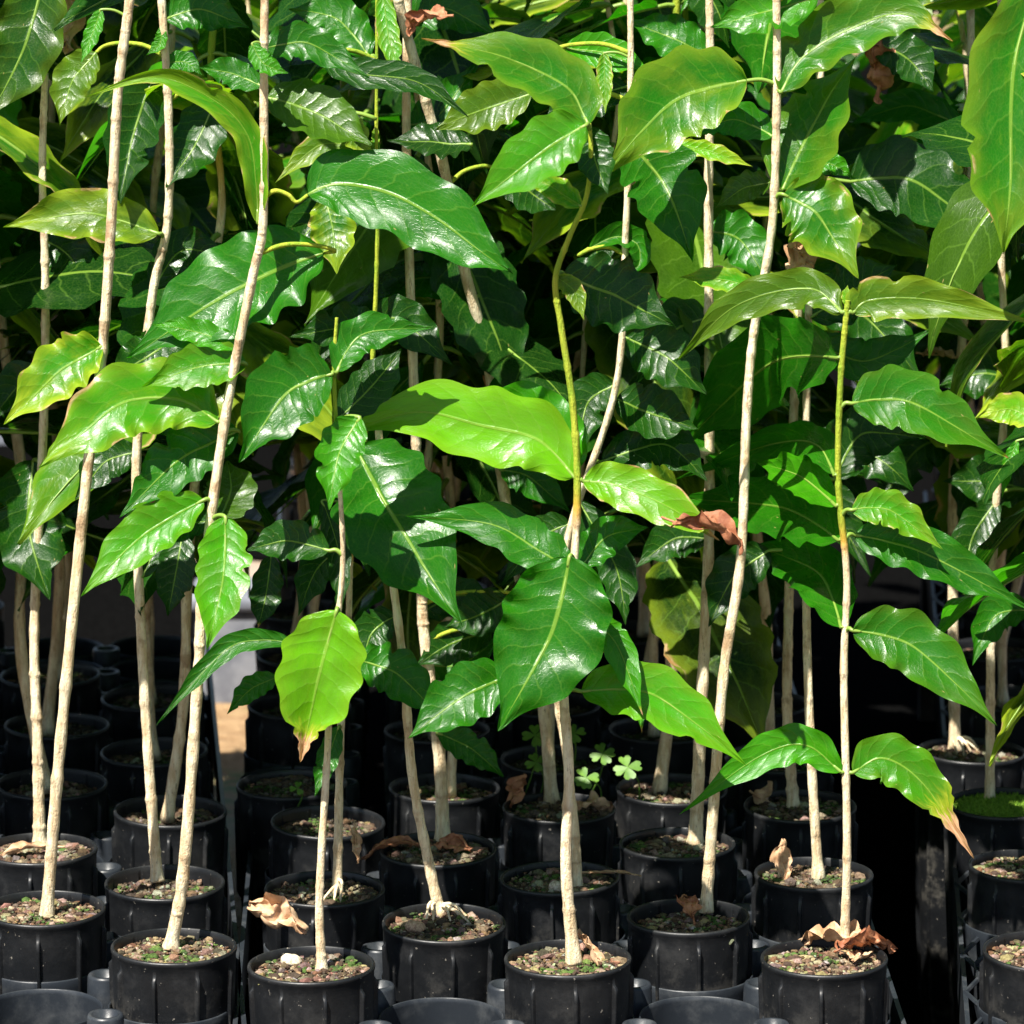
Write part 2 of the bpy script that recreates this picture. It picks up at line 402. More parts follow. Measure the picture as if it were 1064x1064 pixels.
# hand-read pots: rim centre in the photo, label
PX = dict(
 a1=(45, 943, 'black pot at the left edge with the slim double-noded pale stem, brown gravel', 0),
 a2=(40, 882, 'black pot behind the leftmost front pot, thick stem leaning out of it', 2),
 a3=(176, 984, 'black pot with mossy gravel and the longest slanting pale stem', 3),
 a4=(170, 915, 'shaded black pot right behind the mossy gravel pot on the left tray', 4),
 b1=(326, 1003, 'black pot under the bright burnt-tipped leaf, mossy soil and white pebble', 1),
 b2=(335, 922, 'black pot with the curled tan leaf lying over its left rim', 4),
 b3=(333, 851, 'shadowed black pot with a tiny green sprout behind its rim', 5),
 b4=(309, 814, 'black pot peeking out behind the sprout pot, beside the narrow earth gap', 5),
 c1=(458, 955, 'black pot whose seedling stands on spread bare roots', 1),
 c2=(458, 879, 'black pot with red-brown dead leaves around its thick stem', 2),
 d1=(594, 996, 'front middle black pot with pale gravel and a pointed dry leaf', 3),
 d2=(589, 912, 'black pot second in the middle column with a dry twig on its rim', 2),
 d3=(577, 839, 'black pot third in the middle column with a rounded tan scrap', 4),
 e1=(720, 952, 'black pot of the swollen-footed seedling right of the middle', 0),
 e2=(706, 876, 'black pot behind the swollen-footed seedling with two stems', 2),
 f1=(861, 995, 'black pot at the right end of the middle tray full of dry leaves', 0),
 f2=(844, 908, 'black pot with an upright pointed brown leaf behind the right-end pot', 4),
 f3=(831, 834, 'black pot with a curled tan leaf ring, third from front on the right', 2),
 g1=(1082, 985, 'black pot cut by the right edge, lowest of the right tray', 0),
 g2=(1063, 900, 'black pot at the right edge just below the mossy one', 0),
 g4=(1004, 780, 'shaded black pot of the flared-root seedling, directly behind the mossy pot', 2),
 g3=(1045, 833, 'black pot topped with bright green moss', None),
)
POTPOS = {}
for k, (x, y, lab, gi) in PX.items():
    p = onz(x, y); POTPOS[k] = p
    make_pot(p, lab, gi, soil=-.005 if k not in ('a4', 'e1', 'b3') else -.008, moss=(k == 'g3'))

# lattices for the rest of the three trays
def lattice(origin, yaw, shift=False):
    ux = Vector((math.cos(yaw), math.sin(yaw) * -1, 0)) ; uy = Vector((math.sin(yaw), math.cos(yaw), 0))
    return lambda i, j: origin + ux * ((i - (.38 if shift and j >= 5.5 and i < -1.4 else 0)) * .0652) + uy * (j * .0635)
LM = lattice(POTPOS['d1'], R(-1.0), True); LL = lattice(POTPOS['a3'], R(-5.3)); LR = lattice(POTPOS['g1'], R(4.5))
handM = {(0, 0): 'd1', (0, 2): 'd2', (0, 4): 'd3', (-1, 1): 'c1', (-1, 3): 'c2', (1, 1): 'e1', (1, 3): 'e2', (-2, 0): 'b1', (-2, 2): 'b2', (-2, 4): 'b3', (2, 0): 'f1', (2, 2): 'f2', (2, 4): 'f3'}
handL = {(0, 0): 'a3', (0, 2): 'a4', (-1, 1): 'a1', (-1, 3): 'a2'}
handR = {(0, 0): 'g1', (0, 2): 'g2', (0, 4): 'g3'}
ordw = ['first', 'second', 'third', 'fourth', 'fifth', 'sixth', 'seventh', 'eighth', 'ninth', 'tenth', 'eleventh', 'twelfth', 'thirteenth', 'fourteenth', 'fifteenth', 'sixteenth', 'seventeenth', 'eighteenth', 'nineteenth', 'twentieth', 'twenty-first', 'twenty-second']
SPOTS = []      # (position, tray phrase, column word, row word)
trays = [('left', LL, handL, range(-6, 1), range(-3, 13)), ('middle', LM, handM, range(-2, 3), range(-1, 21)), ('right', LR, handR, range(0, 5), range(-1, 21))]
for tname, L, hand, ir, jr in trays:
    # cells and webs of the tray
    mb = MB(); pg = MB(); zt = -.031
    for i in ir:
        for j in jr:
            if tname == 'left' and j < -1: continue
            c = POTPOS[hand[(i, j)]] if (i, j) in hand else L(i, j)
            c = Vector((c.x, c.y, ZTOP))
            if c.y > 2.25 and c.y > 3.02: pass
            sg = 40 if j < 6 else 16
            lathe(mb, [(.0296, zt - .05), (.03045, zt - .002), (.0306, zt + .0004), (.0311, zt + .0008), (.0315, zt), (.0313, zt - .004), (.0306, zt - .05)], sg, c)
            for di, dj in ((.5, .5),):
                q = L(i + di, j + dj)
                if i + 1 in ir and j + 1 in jr:
                    lathe(mb, [(.0105, zt - .03), (.0092, zt + .006), (.0085, zt + .0075), (.0066, zt + .0075), (.0060, zt + .003), (.0001, zt + .002)], 20, (q.x, q.y, ZTOP))
            if i + 1 in ir and j + 1 in jr:
                pass
    t = empty('seedling_tray', L(ir[0], 0) * 1.0, {'left': 'dark grid tray holding the pots at the left edge', 'middle': 'wide dark grid tray holding the middle five columns of pots', 'right': 'dark grid tray at the right edge beyond the black gap'}[tname], 'seedling tray', 'dark plastic trays')
    t.location.z = 0
    mb.build('cell_grid', M_TRAY, t, t.location); 
    for ei, sgn in ((ir[0], -1), (ir[-1], 1)):
        rb = MB(); p0 = L(ei + sgn * .56, jr[0] - .5 if tname != 'left' else -1.5); p1 = L(ei + sgn * .56, jr[-1] + .5)
        n = (p1 - p0).normalized(); s = Vector((n.y, -n.x, 0)) * .0012
        for z0, z1 in ((zt - .035, zt - .004),):
            vs = [p0 - s, p0 + s, p1 + s, p1 - s]; q = [Vector((v.x, v.y, ZTOP + z0)) for v in vs] + [Vector((v.x, v.y, ZTOP + z1)) for v in vs]
            rb.add(q, [(0, 3, 2, 1), (4, 5, 6, 7), (0, 1, 5, 4), (1, 2, 6, 5), (2, 3, 7, 6), (3, 0, 4, 7)])
        # zigzag webs between the rail and the cells
        j = jr[0] if tname != 'left' else -1
        while j < jr[-1] and tname == 'right' and sgn < 0:
            for a, b in ((L(ei + sgn * .56, j - .5), L(ei + sgn * .40, j + .0)), (L(ei + sgn * .40, j), L(ei + sgn * .56, j + .5))):
                tube(rb, [Vector((a.x, a.y, ZTOP + zt - .004)), Vector((b.x, b.y, ZTOP + zt - .004))], lambda t_: .0014, 6, 2)
            j += 1
        rb.build('side_rail', M_TRAY, t, t.location, smooth=False)
        for jj in (jr[0] + .2 if tname != 'left' else -1, jr[-1]):
            lb = MB(); c = L(ei + sgn * .5, jj); box(lb, (c.x - .006, c.y - .006, .004), (c.x + .006, c.y + .006, ZTOP + zt - .036)); lb.build('leg', M_TRAY, t, t.location, smooth=False)
    for i in ir:
        for j in jr:
            par = (i + j) % 2 == 0
            if not par or (i, j) in hand: continue
            if tname == 'left' and ((i >= -1 and j > 9) or j < 3 or (i < -1 and j < 1)): continue
            if tname == 'middle' and (j < 5 or (i, j) == (-2, 6)): continue
            if tname == 'right' and (j < 0 or (i, j) == (0, 6)): continue
            p = L(i, j)
            if p.x > .135 * p.y + .12 or p.x < -.135 * p.y - .26: continue  # left limit lies out of frame; plants there are unseen, added for shade
            SPOTS.append((p, tname, ordw[i - ir[0]], ordw[j] if j < len(ordw) else 'last', i, j))

# ------------------------------------------------------------------ leaves
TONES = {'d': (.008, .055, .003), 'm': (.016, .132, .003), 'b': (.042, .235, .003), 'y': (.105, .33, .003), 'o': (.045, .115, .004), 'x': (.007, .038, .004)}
def prof(t):
    a = (max(t, 1e-5) ** .60) * (max(1 - t, 0) ** .78) / .385
    q = min(max((t - .70) / .25, 0), 1); q = q * q * (3 - 2 * q)
    return a * (1 - .60 * q)
def leaf_grid(P, n_t, n_s, Wm, rnd, fold, ruf, curl=0.0, tipcurl=0.0, burn=0.0, tstart=0.0):
    """P(t,s) -> world point of the smooth blade; returns verts, faces, uv, burn; displaced along the normal"""
    G = [[P(i / n_t, -1 + 2 * k / n_s) for k in range(n_s + 1)] for i in range(n_t + 1)]
    ph1, ph2, fr = rnd.random() * 6.28, rnd.random() * 6.28, rnd.uniform(4.0, 5.8)
    tx = 8 * rnd.random()
    vs = []; uv = []; bu = []
    for i in range(n_t + 1):
        t = i / n_t
        for k in range(n_s + 1):
            s = -1 + 2 * k / n_s
            i0, i1 = max(i - 1, 0), min(i + 1, n_t); k0, k1 = 0, n_s
            a = G[i1][k] - G[i0][k]; ii = min(max(i, 2), n_t - 2); b = G[ii][k1] - G[ii][k0]
            nn = b.cross(a)
            nn = nn.normalized() if nn.length > 1e-12 else Vector((0, -1, 0))
            env = min(1, prof(t) * 1.4)
            d = fold * Wm * abs(s) ** 1.25 * env * .5
            d += 1.5 * ruf * Wm * abs(s) ** 3.5 * math.sin(fr * 6.283 * t + (ph1 if s > 0 else ph2)) * env * (.6 + .6 * math.sin(3 * t + tx))
            d += .10 * Wm * noise.noise(Vector((t * 3 + tx * 9, s * .8, tx)))
            d += .005 * Wm * math.sin(9.5 * 6.283 * (t - .12 * abs(s))) * abs(s) * env * .45
            d -= curl * Wm * (abs(s) ** 2) * env * .5
            vs.append(G[i][k] + nn * d); uv.append((t, s * .5 + .5))
            bu.append(min(1, max(0, (t - (1 - burn)) / burn)) if burn > 0 else 0.0)
    fs = [(i * (n_s + 1) + k, (i + 1) * (n_s + 1) + k, (i + 1) * (n_s + 1) + k + 1, i * (n_s + 1) + k + 1) for i in range(n_t) for k in range(n_s)]
    return vs, fs, uv, bu

# canonical leaf variants (along +X, face up), length 1
def variant(i):
    rnd = random.Random(100 + i)
    asp = rnd.uniform(.32, .42); droop = rnd.uniform(.15, 1.1); side = rnd.uniform(-.25, .25); fold = rnd.uniform(-.05, .35)
    n = 24; pts = [Vector((0, 0, 0))]; ang = R(12)
    for q in range(n):
        t = q / n; a = ang - droop * t ** 1.2; y = side * t
        pts.append(pts[-1] + Vector((math.cos(a) * math.cos(y), math.cos(a) * math.sin(y), math.sin(a))) / n)
    e1, e2, e3 = rnd.random() * 6, rnd.random() * 6, rnd.uniform(5, 7.5)
    def P(t, s):
        x = t * n; q = min(int(x), n - 1); p = pts[q].lerp(pts[q + 1], x - q); d = pts[q + 1] - pts[q]
        ac = Vector((-d.y, d.x, 0)).normalized()
        w = asp * .5 * prof(t) * (1 + .075 * math.sin(e3 * 6.28 * t + (e1 if s > 0 else e2)))
        return p + ac * (s * w)
    vs, fs, uv, bu = leaf_grid(lambda t, s: P(t, -s), 26, 10, asp, rnd, fold, .026, rnd.uniform(0, .2), 0, 0)
    # flip so normal is up
    mb = MB(); mb.add(vs, fs, 0, burn=bu)
    tube(mb, [Vector((-.10, 0, -.035)), Vector((-.05, 0, -.012)), Vector((.02, 0, -.002))], lambda t: .014 - .004 * t, 6, 4, mi=1)
    tube(mb, [pts[0] - Vector((0, 0, .003)), pts[8] - Vector((0, 0, .004)), pts[16] - Vector((0, 0, .003)), pts[22] - Vector((0, 0, .002))], lambda t: .009 * (1 - t) + .001, 5, 10, mi=1)
    o = mb.build('leaf', [M_LEAF, M_PET], uv=uv); me = o.data; bpy.data.objects.remove(o); return me
VAR = [variant(i) for i in range(18)]

class Plant:
    def __init__(s, key, pot, pts, r0, r1, label, green=None, Y=None, dY=None, name='coffee_seedling', rootn=0):
        """pts: stem polyline in photo pixels from foot to top; green: pixel y above which the stem is green"""
        s.key = key; s.px = pts
        foot = onz(pts[0][0], pts[0][1], ZTOP - .005) if Y is None else at(pts[0][0], pts[0][1], Y)
        s.Y = foot.y; s.lean = dY or 0.0
        s.w = [at(x, y, s.Y + s.lean * (pts[0][1] - y) / 1000) for x, y in pts]
        s.e = empty(name, foot, label, 'seedling', 'coffee seedlings growing in black pots')
        S = ppm(s.Y); mb = MB(); L = len(pts) - 1
        ys = [p[1] for p in pts]; tot = ys[0] - ys[-1]
        rnd = random.Random(hash(key) % 1 + sum(map(ord, key)))
        nodes = []; y = rnd.uniform(.03, .08)
        while y < 1: nodes.append(y); y += rnd.uniform(48, 85) / tot
        def rad(t):
            base = (r0 + (r1 - r0) * t ** .5) * .80 / S
            base *= 1 + .3 * math.exp(-(t * tot / 12) ** 2) if t < .2 else 1
            nd = sum(math.exp(-((t - q) * tot / 2.4) ** 2) for q in nodes)
            ns = noise.noise(Vector((t * tot / 16, sum(map(ord, key)), 0)))
            return lambda th: base * (1 + .17 * nd * (.7 + .5 * math.cos(2 * th + rnd_ph)) + .16 * ns + .06 * math.cos(3 * th + t * 9))
        rnd_ph = rnd.random() * 6
        def attf(t):
            yy = catmull([Vector((p[0], p[1], 0)) for p in pts], t).y
            g = 0 if green is None else min(1, max(0, (green - yy) / 90 + .1))
            nd = sum(math.exp(-((t - q) * tot / 4) ** 2) for q in nodes)
            return {'green': g, 'node': min(1, nd) * (1 - g)}
        tube(mb, s.w, rad, 12, int(tot / 2.0) + 8, attf=attf)
        for a in range(rootn):
            th = rnd.uniform(-2.0, .4) if rootn > 3 else rnd.uniform(-3, 0); q = foot + Vector((math.cos(th), math.sin(th) * .8, 0)) * rnd.uniform(.012, .021)
            q.z = ZTOP - .0045
            h = s.w[0] + (s.w[1] - s.w[0]) * (rnd.uniform(3, 15) / max(30, ys[0] - ys[1]))
            tube(mb, [h, h.lerp(q, .45) + Vector((rnd.uniform(-.002, .002), 0, .0035)), q + Vector((0, 0, .001)), q + Vector((math.cos(th) * .004, 0, -.003))], lambda t: .00105 * (1 - .6 * t), 6, 8,
                 attf=lambda t: {'green': 0.0, 'node': 0.0})
        mb.build('stem', M_BARK, s.e, foot)
    def near(s, x, y):
        """stem point (world) near the pixel, and its pixel distance"""
        best = None; V = [Vector((p[0], p[1], 0)) for p in s.px]; n = 200
        for i in range(n + 1):
            t = i / n; q = catmull(V, t); dy = (q.y - y); dx = q.x - x
            d = math.hypot(dx, dy * (1 if dy >= -3 else 3))
            if best is None or d < best[0]: best = (d, t, q)
        t = best[1]; return best[0], catmull(s.w, t), best[2]

def hand_leaf(pl, pts, W, tone='m', k=.55, kx=0.0, dz=0.0, dz0=0.0, fold=.22, ruf=.045, curl=0.0, yel=0.0, burn=0.0, br=False, dry=None, ft=0.0, label=None):
    rnd = random.Random(int(pts[0][0] * 7 + pts[-1][1] * 13 + W)); W = W * (.9 if W < 110 else .95)
    bites = [(rnd.uniform(.2, .85), rnd.choice((-1, 1)), rnd.uniform(.15, .4), rnd.uniform(.012, .03)) for _ in range(rnd.choice((0, 0, 1, 1, 2)))]
    bx, by = pts[0]; S = ppm(pl.Y)
    d, wp, q = pl.near(bx, by + 4)
    Yb = wp.y + dz0
    V = [Vector((x, y, 0)) for x, y in pts]
    if len(V) == 3 and rnd.random() < 2:   # make the path smooth
        V = [V[0], catmull(V, .25), V[1], catmull(V, .75), V[2]]
    e1, e2, e3 = rnd.random() * 6, rnd.random() * 6, rnd.uniform(4, 5.5)
    def P(t, s):
        p = catmull(V, t); dd = catmull(V, min(t + .03, 1)) - catmull(V, max(t - .03, 0)); dd.normalize()
        nx, ny = -dd.y, dd.x
        hw = W * .5 * prof(t) * (1 + min(.07, ruf * 1.5) * math.sin(e3 * 6.28 * t + (e1 if s > 0 else e2)))
        for bt, bs, bd, bw in bites:
            if s * bs > 0: hw *= 1 - bd * math.exp(-((t - bt) / bw) ** 4) * abs(s)
        if burn > 0 and t > 1 - burn * .7: hw *= 1 - .35 * rnd2(t, s)
        x = p.x + nx * hw * s; y = p.y + ny * hw * s
        Y = Yb + dz * t - k * (y - by) / S * .9 - kx * (x - bx) / S + ft * s * hw / S
        return at(x, y, Y)
    def rnd2(t, s): return .5 + .5 * math.sin(t * 90 + s * 3)
    flip = -1
    # orientation: make the displaced side face the camera
    a = P(.55, 0) - P(.45, 0); b = P(.5, 1) - P(.5, -1); nn = b.cross(a)
    sgn = 1 if nn.dot(CAM - P(.5, 0)) > 0 else -1
    PP = P if sgn > 0 else (lambda t, s: P(t, -s))
    vs, fs, uv, bu = leaf_grid(PP, 56, 14, W / S, rnd, fold, ruf, curl, 0, burn)
    mb = MB(); mb.add(vs, fs, 0, burn=bu)
    base = P(0.0, 0); prad = .0007 if W < 30 else .0011
    ridge = [PP(t, 0) for t in (0, .15, .3, .5, .7, .85)]
    nz = [vs[int(round(t * 56)) * 15 + 7] for t in (0, .15, .3, .5, .7, .85)]
    away = (P(.5, 0) - CAM).normalized() * .0006
    tube(mb, [q_ + away for q_ in nz], lambda t: prad * .75 * (1 - .8 * t), 6, 16, mi=1)
    nb = vs[7]
    tan = (P(.06, 0) - P(0, 0)).normalized()
    far = d > 42 or br
    if not far:
        m1 = wp.lerp(nb, .5) + Vector((0, 0, .0015))
        tube(mb, [wp, m1, nb, nz[1].lerp(nb, .5) + away], lambda t: prad * (1.15 - .35 * t), 7, 12, mi=1)
    else:
        dist = d / S
        m0 = wp; e0 = nb - tan * .006 - Vector((0, 0, .001))
        bb = MB()
        tube(bb, [m0, m0.lerp(e0, .35) + Vector((0, 0, .004)), m0.lerp(e0, .75) + Vector((0, 0, .003)), e0, nb], lambda t: .0013 - .0004 * t, 8, 24,
             attf=lambda t: {'green': .7 + .2 * t, 'node': 0.0})
        bb.build('branch', M_BARK, pl.e, m0)
    o = mb.build('leaf', [M_LEAF, M_PET], pl.e, nb, uv=uv)
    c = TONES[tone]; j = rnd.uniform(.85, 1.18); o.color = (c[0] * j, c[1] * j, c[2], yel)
    if label: o['label'] = label
    return o

# ------------------------------------------------------------------ hand-read seedlings
PL = {}
def plant(key, pot, pts, r0, r1, label, **k): PL[key] = Plant(key, pot, pts, r0, r1, label, **k)
plant('p1', 'a1', [(48, 952), (62, 780), (90, 500), (106, 370), (115, 240), (122, 100), (134, 5), (140, -60)], 8.5, 6, 'seedling at the left edge with a knobbly double node, crossing in front of its neighbour')
plant('p2', 'a2', [(41, 880), (39, 770), (36, 650), (45, 450), (47, 300), (44, 180), (47, 76)], 9, 4.5, 'leftmost thick-stemmed seedling whose bare top is broken off')
plant('p3', 'a3', [(177, 985), (191, 900), (206, 700), (212, 600), (235, 430), (262, 290), (273, 230), (274, 90), (275, 5), (277, -60)], 9.5, 5, 'tall seedling with the long pale slanting stem rising from mossy gravel, left tray')
plant('p4', 'a4', [(163, 915), (155, 800), (146, 640), (142, 480), (158, 310), (174, 230), (175, 120), (168, 0), (165, -50)], 8, 5, 'seedling in the shaded pot just behind the long slanting stem')
plant('p5', 'b1', [(334, 1008), (332, 930), (340, 790), (345, 690), (356, 590), (352, 490), (347, 390), (350, 330)], 7.5, 2.2, 'seedling with the glowing yellow-green leaf burnt at its tip', green=500)
plant('p6', 'b2', [(350, 928), (354, 760), (362, 650), (366, 560), (385, 400), (392, 250), (391, 160), (392, -30)], 7, 2, 'seedling with thin exposed roots behind the burnt-tipped leaf', green=600, rootn=4)
plant('p7', 'c1', [(457, 951), (442, 880), (428, 800), (419, 690), (405, 580), (396, 480), (390, 400)], 8.5, 4.5, 'seedling standing on splayed pale roots above its gravel', rootn=7)
plant('p8', 'c2', [(460, 874), (456, 780), (441, 660), (438, 600), (432, 450), (426, 300), (422, 150), (424, 0), (428, -40)], 10, 5, 'thick-stemmed seedling among red-brown dead leaves')
plant('p9', 'd1', [(596, 1001), (588, 900), (591, 800), (586, 720), (590, 640), (597, 580), (600, 500), (595, 420), (583, 340), (577, 290), (592, 245), (609, 205), (614, 160), (612, 128)], 9.5, 2.8, 'front middle seedling with a stem turning orange then yellow-green higher up', green=555)
plant('p10', 'd2', [(600, 922), (597, 860), (588, 780), (578, 700), (590, 560), (640, 400), (650, 240), (655, 100), (655, -20)], 7, 4, 'seedling whose stem leans against the front middle stem from behind')
plant('p11', 'd3', [(573, 833), (565, 740), (542, 610), (524, 510), (508, 380), (480, 270), (460, 170), (435, 80), (415, 5), (405, -40)], 9, 6, 'bare old seedling leaning left behind the front middle one', dY=-.12)
plant('p12', 'e1', [(733, 947), (741, 840), (752, 700), (770, 580), (776, 430), (784, 340), (802, 235), (807, 100), (807, 5), (808, -50)], 8.5, 5, 'tall bare curving seedling with a swollen foot, right of the middle')
plant('p13', 'e2', [(722, 876), (728, 750), (737, 560), (737, 400), (736, 200), (738, 90), (737, -20)], 10, 5, 'thick straight seedling just left behind the curving one')
plant('p14', 'f1', [(877, 986), (880, 870), (877, 700), (880, 600), (871, 500), (873, 400), (878, 340), (881, 312)], 6.6, 3.6, 'slender seedling with a green top and paired leaves down its stem, right front', green=590)
plant('p15', 'f2', [(850, 913), (842, 770), (838, 620), (838, 420), (840, 320), (838, 235), (838, 170)], 7.5, 4, 'seedling behind the slender green-topped one, pale straight stem')
plant('p16', 'f3', [(824, 838), (818, 740), (820, 620), (824, 450), (832, 280), (850, 130), (853, -20)], 8, 5, 'seedling in the pot with the curled tan leaf ring')
plant('p17', 'g3', [(1028, 832), (1029, 740), (1030, 640), (1034, 540), (1045, 400), (1040, 260), (1042, 120), (1040, -20)], 7, 4.5, 'seedling growing out of bright green moss')
plant('p18', 'g1', [(1088, 985), (1092, 700), (1085, 400), (1082, 200), (1083, -60)], 8, 5, 'seedling outside the right edge whose big hanging leaf enters the picture')
plant('p19', 'g4', [(992, 780), (990, 620), (991, 490), (1000, 350), (1006, 262), (1010, 150), (1008, -20)], 8, 5, 'seedling with reddish root flare behind the mossy pot', rootn=5)
plant('p20', 'g2', [(1075, 900), (1078, 700), (1083, 500), (1090, 300), (1092, 100)], 7, 5, 'seedling hidden at the right edge, only its side leaves in view')

HL = hand_leaf; P = PL
# top left
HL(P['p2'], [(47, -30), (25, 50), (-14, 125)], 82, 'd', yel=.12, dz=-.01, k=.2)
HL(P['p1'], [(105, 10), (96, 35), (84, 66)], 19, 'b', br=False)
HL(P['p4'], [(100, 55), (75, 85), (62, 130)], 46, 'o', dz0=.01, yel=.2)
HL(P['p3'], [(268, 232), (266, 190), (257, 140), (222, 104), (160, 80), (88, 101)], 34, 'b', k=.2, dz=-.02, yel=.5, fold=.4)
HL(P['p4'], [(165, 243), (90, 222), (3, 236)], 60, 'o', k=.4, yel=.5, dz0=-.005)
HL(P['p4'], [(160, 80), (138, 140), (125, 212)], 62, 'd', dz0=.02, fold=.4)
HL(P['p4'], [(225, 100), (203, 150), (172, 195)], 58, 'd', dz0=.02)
HL(P['p3'], [(272, 52), (320, 45), (385, 82)], 42, 'm', dz0=.01)
HL(P['p3'], [(262, 45), (274, 66), (300, 76)], 24, 'b', dz0=-.004)
HL(P['p4'], [(168, 28), (166, 45), (152, 57)], 15, 'b')
HL(P['p4'], [(172, 66), (192, 64), (210, 78)], 24, 'm')
HL(P['p3'], [(272, 90), (240, 76), (206, 70)], 34, 'm', dz0=.01)
HL(P['p3'], [(276, 102), (330, 118), (388, 152)], 62, 'o', dz0=.015, k=.8)
HL(P['p6'], [(388, 156), (335, 150), (286, 190)], 30, 'o', yel=.5)
HL(P['p6'], [(338, 205), (346, 240), (350, 285)], 52, 'm', yel=.7)
HL(P['p3'], [(336, 262), (245, 300), (132, 372)], 105, 'm', dz=.03, dz0=.015, fold=.15, k=.7)
HL(P['p3'], [(250, 362), (205, 345), (157, 337)], 30, 'b', dz0=.005)
HL(P['p3'], [(320, 203), (350, 192), (400, 200), (450, 225), (500, 262), (533, 284)], 88, 'm', kx=.15, fold=.15)
# top middle
HL(P['p9'], [(612, 130), (590, 92), (530, 62), (438, 40)], 66, 'm', burn=.2, yel=.25, kx=-.15)
HL(P['p9'], [(609, 130), (560, 160), (489, 216)], 68, 'b', dz0=-.01, yel=.1)
HL(P['p12'], [(776, 82), (700, 105), (631, 180)], 100, 'm', yel=.35, dz0=-.005, kx=-.1, label='broad pale green leaf reaching left')
HL(P['p10'], [(650, 148), (690, 190), (720, 272)], 88, 'm', dz0=-.015)
HL(P['p10'], [(587, 50), (630, 55), (678, 76)], 40, 'b', dz0=.01)
HL(P['p10'], [(628, 55), (628, 85), (629, 118)], 19, 'b', yel=.5)
HL(P['p6'], [(330, 60), (372, 76), (436, 86), (487, 122)], 36, 'd', dz0=-.02)
HL(P['p10'], [(552, 98), (505, 112), (452, 135)], 54, 'o', dz0=.01, yel=.2)
HL(P['p11'], [(490, 150), (452, 148), (402, 146)], 38, 'x', dz0=-.02, k=1.1)
HL(P['p6'], [(350, 118), (366, 138), (388, 163)], 34, 'o', yel=.6)
HL(P['p6'], [(391, 165), (390, 146), (391, 127)], 10, 'b', yel=.6)
HL(P['p6'], [(398, -8), (404, 40), (416, 80)], 26, 'b', yel=.3)
HL(P['p10'], [(612, 258), (640, 246), (662, 254), (664, 275), (650, 284)], 28, 'm', ruf=.16, fold=.8, br=True)
HL(P['p9'], [(585, 285), (640, 308), (700, 338)], 80, 'd', dz0=.03)
HL(P['p9'], [(578, 288), (596, 302), (607, 333)], 24, 'o', yel=.4, dz0=.004)
HL(P['p9'], [(604, 215), (575, 195), (542, 180)], 30, 'b', yel=.6)
HL(P['p11'], [(500, 308), (440, 288), (372, 316)], 50, 'm', dz0=.01)
HL(P['p5'], [(350, 386), (376, 348), (450, 340)], 44, 'm', dz0=-.006)
HL(P['p5'], [(350, 436), (388, 400), (417, 362)], 50, 'd', dz0=.01)
HL(P['p11'], [(520, 178), (552, 200), (578, 218)], 52, 'd', dz0=.01)
HL(P['p9'], [(612, 132), (618, 165), (632, 202)], 44, 'd', dz0=.006)
# top right
HL(P['p12'], [(812, 96), (836, 58), (884, 28), (940, 14), (990, 42)], 66, 'm', burn=.2, yel=.2, dz0=-.003, kx=.2)
HL(P['p12'], [(812, 196), (842, 135), (890, 58)], 82, 'm', kx=.4, yel=.2)
HL(P['p12'], [(814, 202), (850, 225), (892, 290)], 86, 'm', yel=.35, dz0=-.004)
HL(P['p18'], [(1076, -20), (1052, 80), (1050, 190), (1042, 264)], 108, 'm', yel=.3, dz0=-.01, k=.3)
HL(P['p19'], [(1005, 136), (945, 110), (882, 130)], 38, 'm', dz0=-.02)
HL(P['p16'], [(883, 188), (950, 190), (1045, 258)], 92, 'd', dz0=.0)
HL(P['p16'], [(905, 42), (945, 62), (970, 96)], 50, 'd', dz0=.0)
HL(P['p12'], [(850, -2), (795, 12), (738, 28)], 52, 'b', dz0=.006)
HL(P['p13'], [(702, 150), (740, 158), (782, 173)], 20, 'y', yel=.8, dz0=-.04)
HL(P['p12'], [(803, 142), (762, 124), (710, 142)], 42, 'm', dz0=.006)
HL(P['p12'], [(801, 190), (772, 196), (744, 216)], 34, 'o', dz0=.01)
HL(P['p15'], [(838, 182), (862, 170), (888, 186)], 26, 'b')
HL(P['p14'], [(886, 325), (905, 312), (970, 312), (1085, 338)], 50, 'o', yel=.35, k=.35, kx=.1)
HL(P['p14'], [(875, 325), (840, 300), (765, 318), (702, 376)], 46, 'o', yel=.15, k=.35, dz=.03)
HL(P['p15'], [(842, 330), (890, 300), (932, 275)], 66, 'd', dz0=.0, dz=-.01)
HL(P['p12'], [(787, 300), (748, 290), (706, 288)], 28, 'b', yel=.6, dz0=.004)
HL(P['p15'], [(842, 350), (900, 375), (968, 342)], 48, 'm', dz0=.01)
HL(P['p14'], [(881, 318), (879, 308), (881, 296)], 11, 'y', yel=.5)
# left middle
HL(P['p1'], [(106, 360), (62, 385), (4, 442)], 64, 'b', yel=.8, dz0=-.002, label='yellow-tipped leaf')
HL(P['p3'], [(226, 438), (185, 414), (130, 418), (85, 450), (40, 486)], 84, 'b', yel=.4, kx=-.1, fold=.12)
HL(P['p3'], [(256, 378), (210, 380), (148, 402)], 52, 'b', dz0=.003, yel=.2)
HL(P['p4'], [(190, 348), (150, 372), (112, 398)], 52, 'd')
HL(P['p5'], [(345, 388), (298, 408), (248, 482)], 88, 'm', dz0=-.004, kx=-.1)
HL(P['p3'], [(248, 448), (190, 475), (124, 538)], 64, 'm', dz0=.012)
HL(P['p3'], [(228, 538), (240, 510), (236, 478)], 60, 'o', dz0=.004)
HL(P['p3'], [(212, 520), (150, 555), (84, 620)], 58, 'b', dz0=-.002, yel=.15)
HL(P['p3'], [(222, 542), (196, 545), (158, 572)], 32, 'd', dz0=.006)
HL(P['p3'], [(234, 537), (232, 600), (215, 675)], 62, 'b', dz0=-.008, yel=.15)
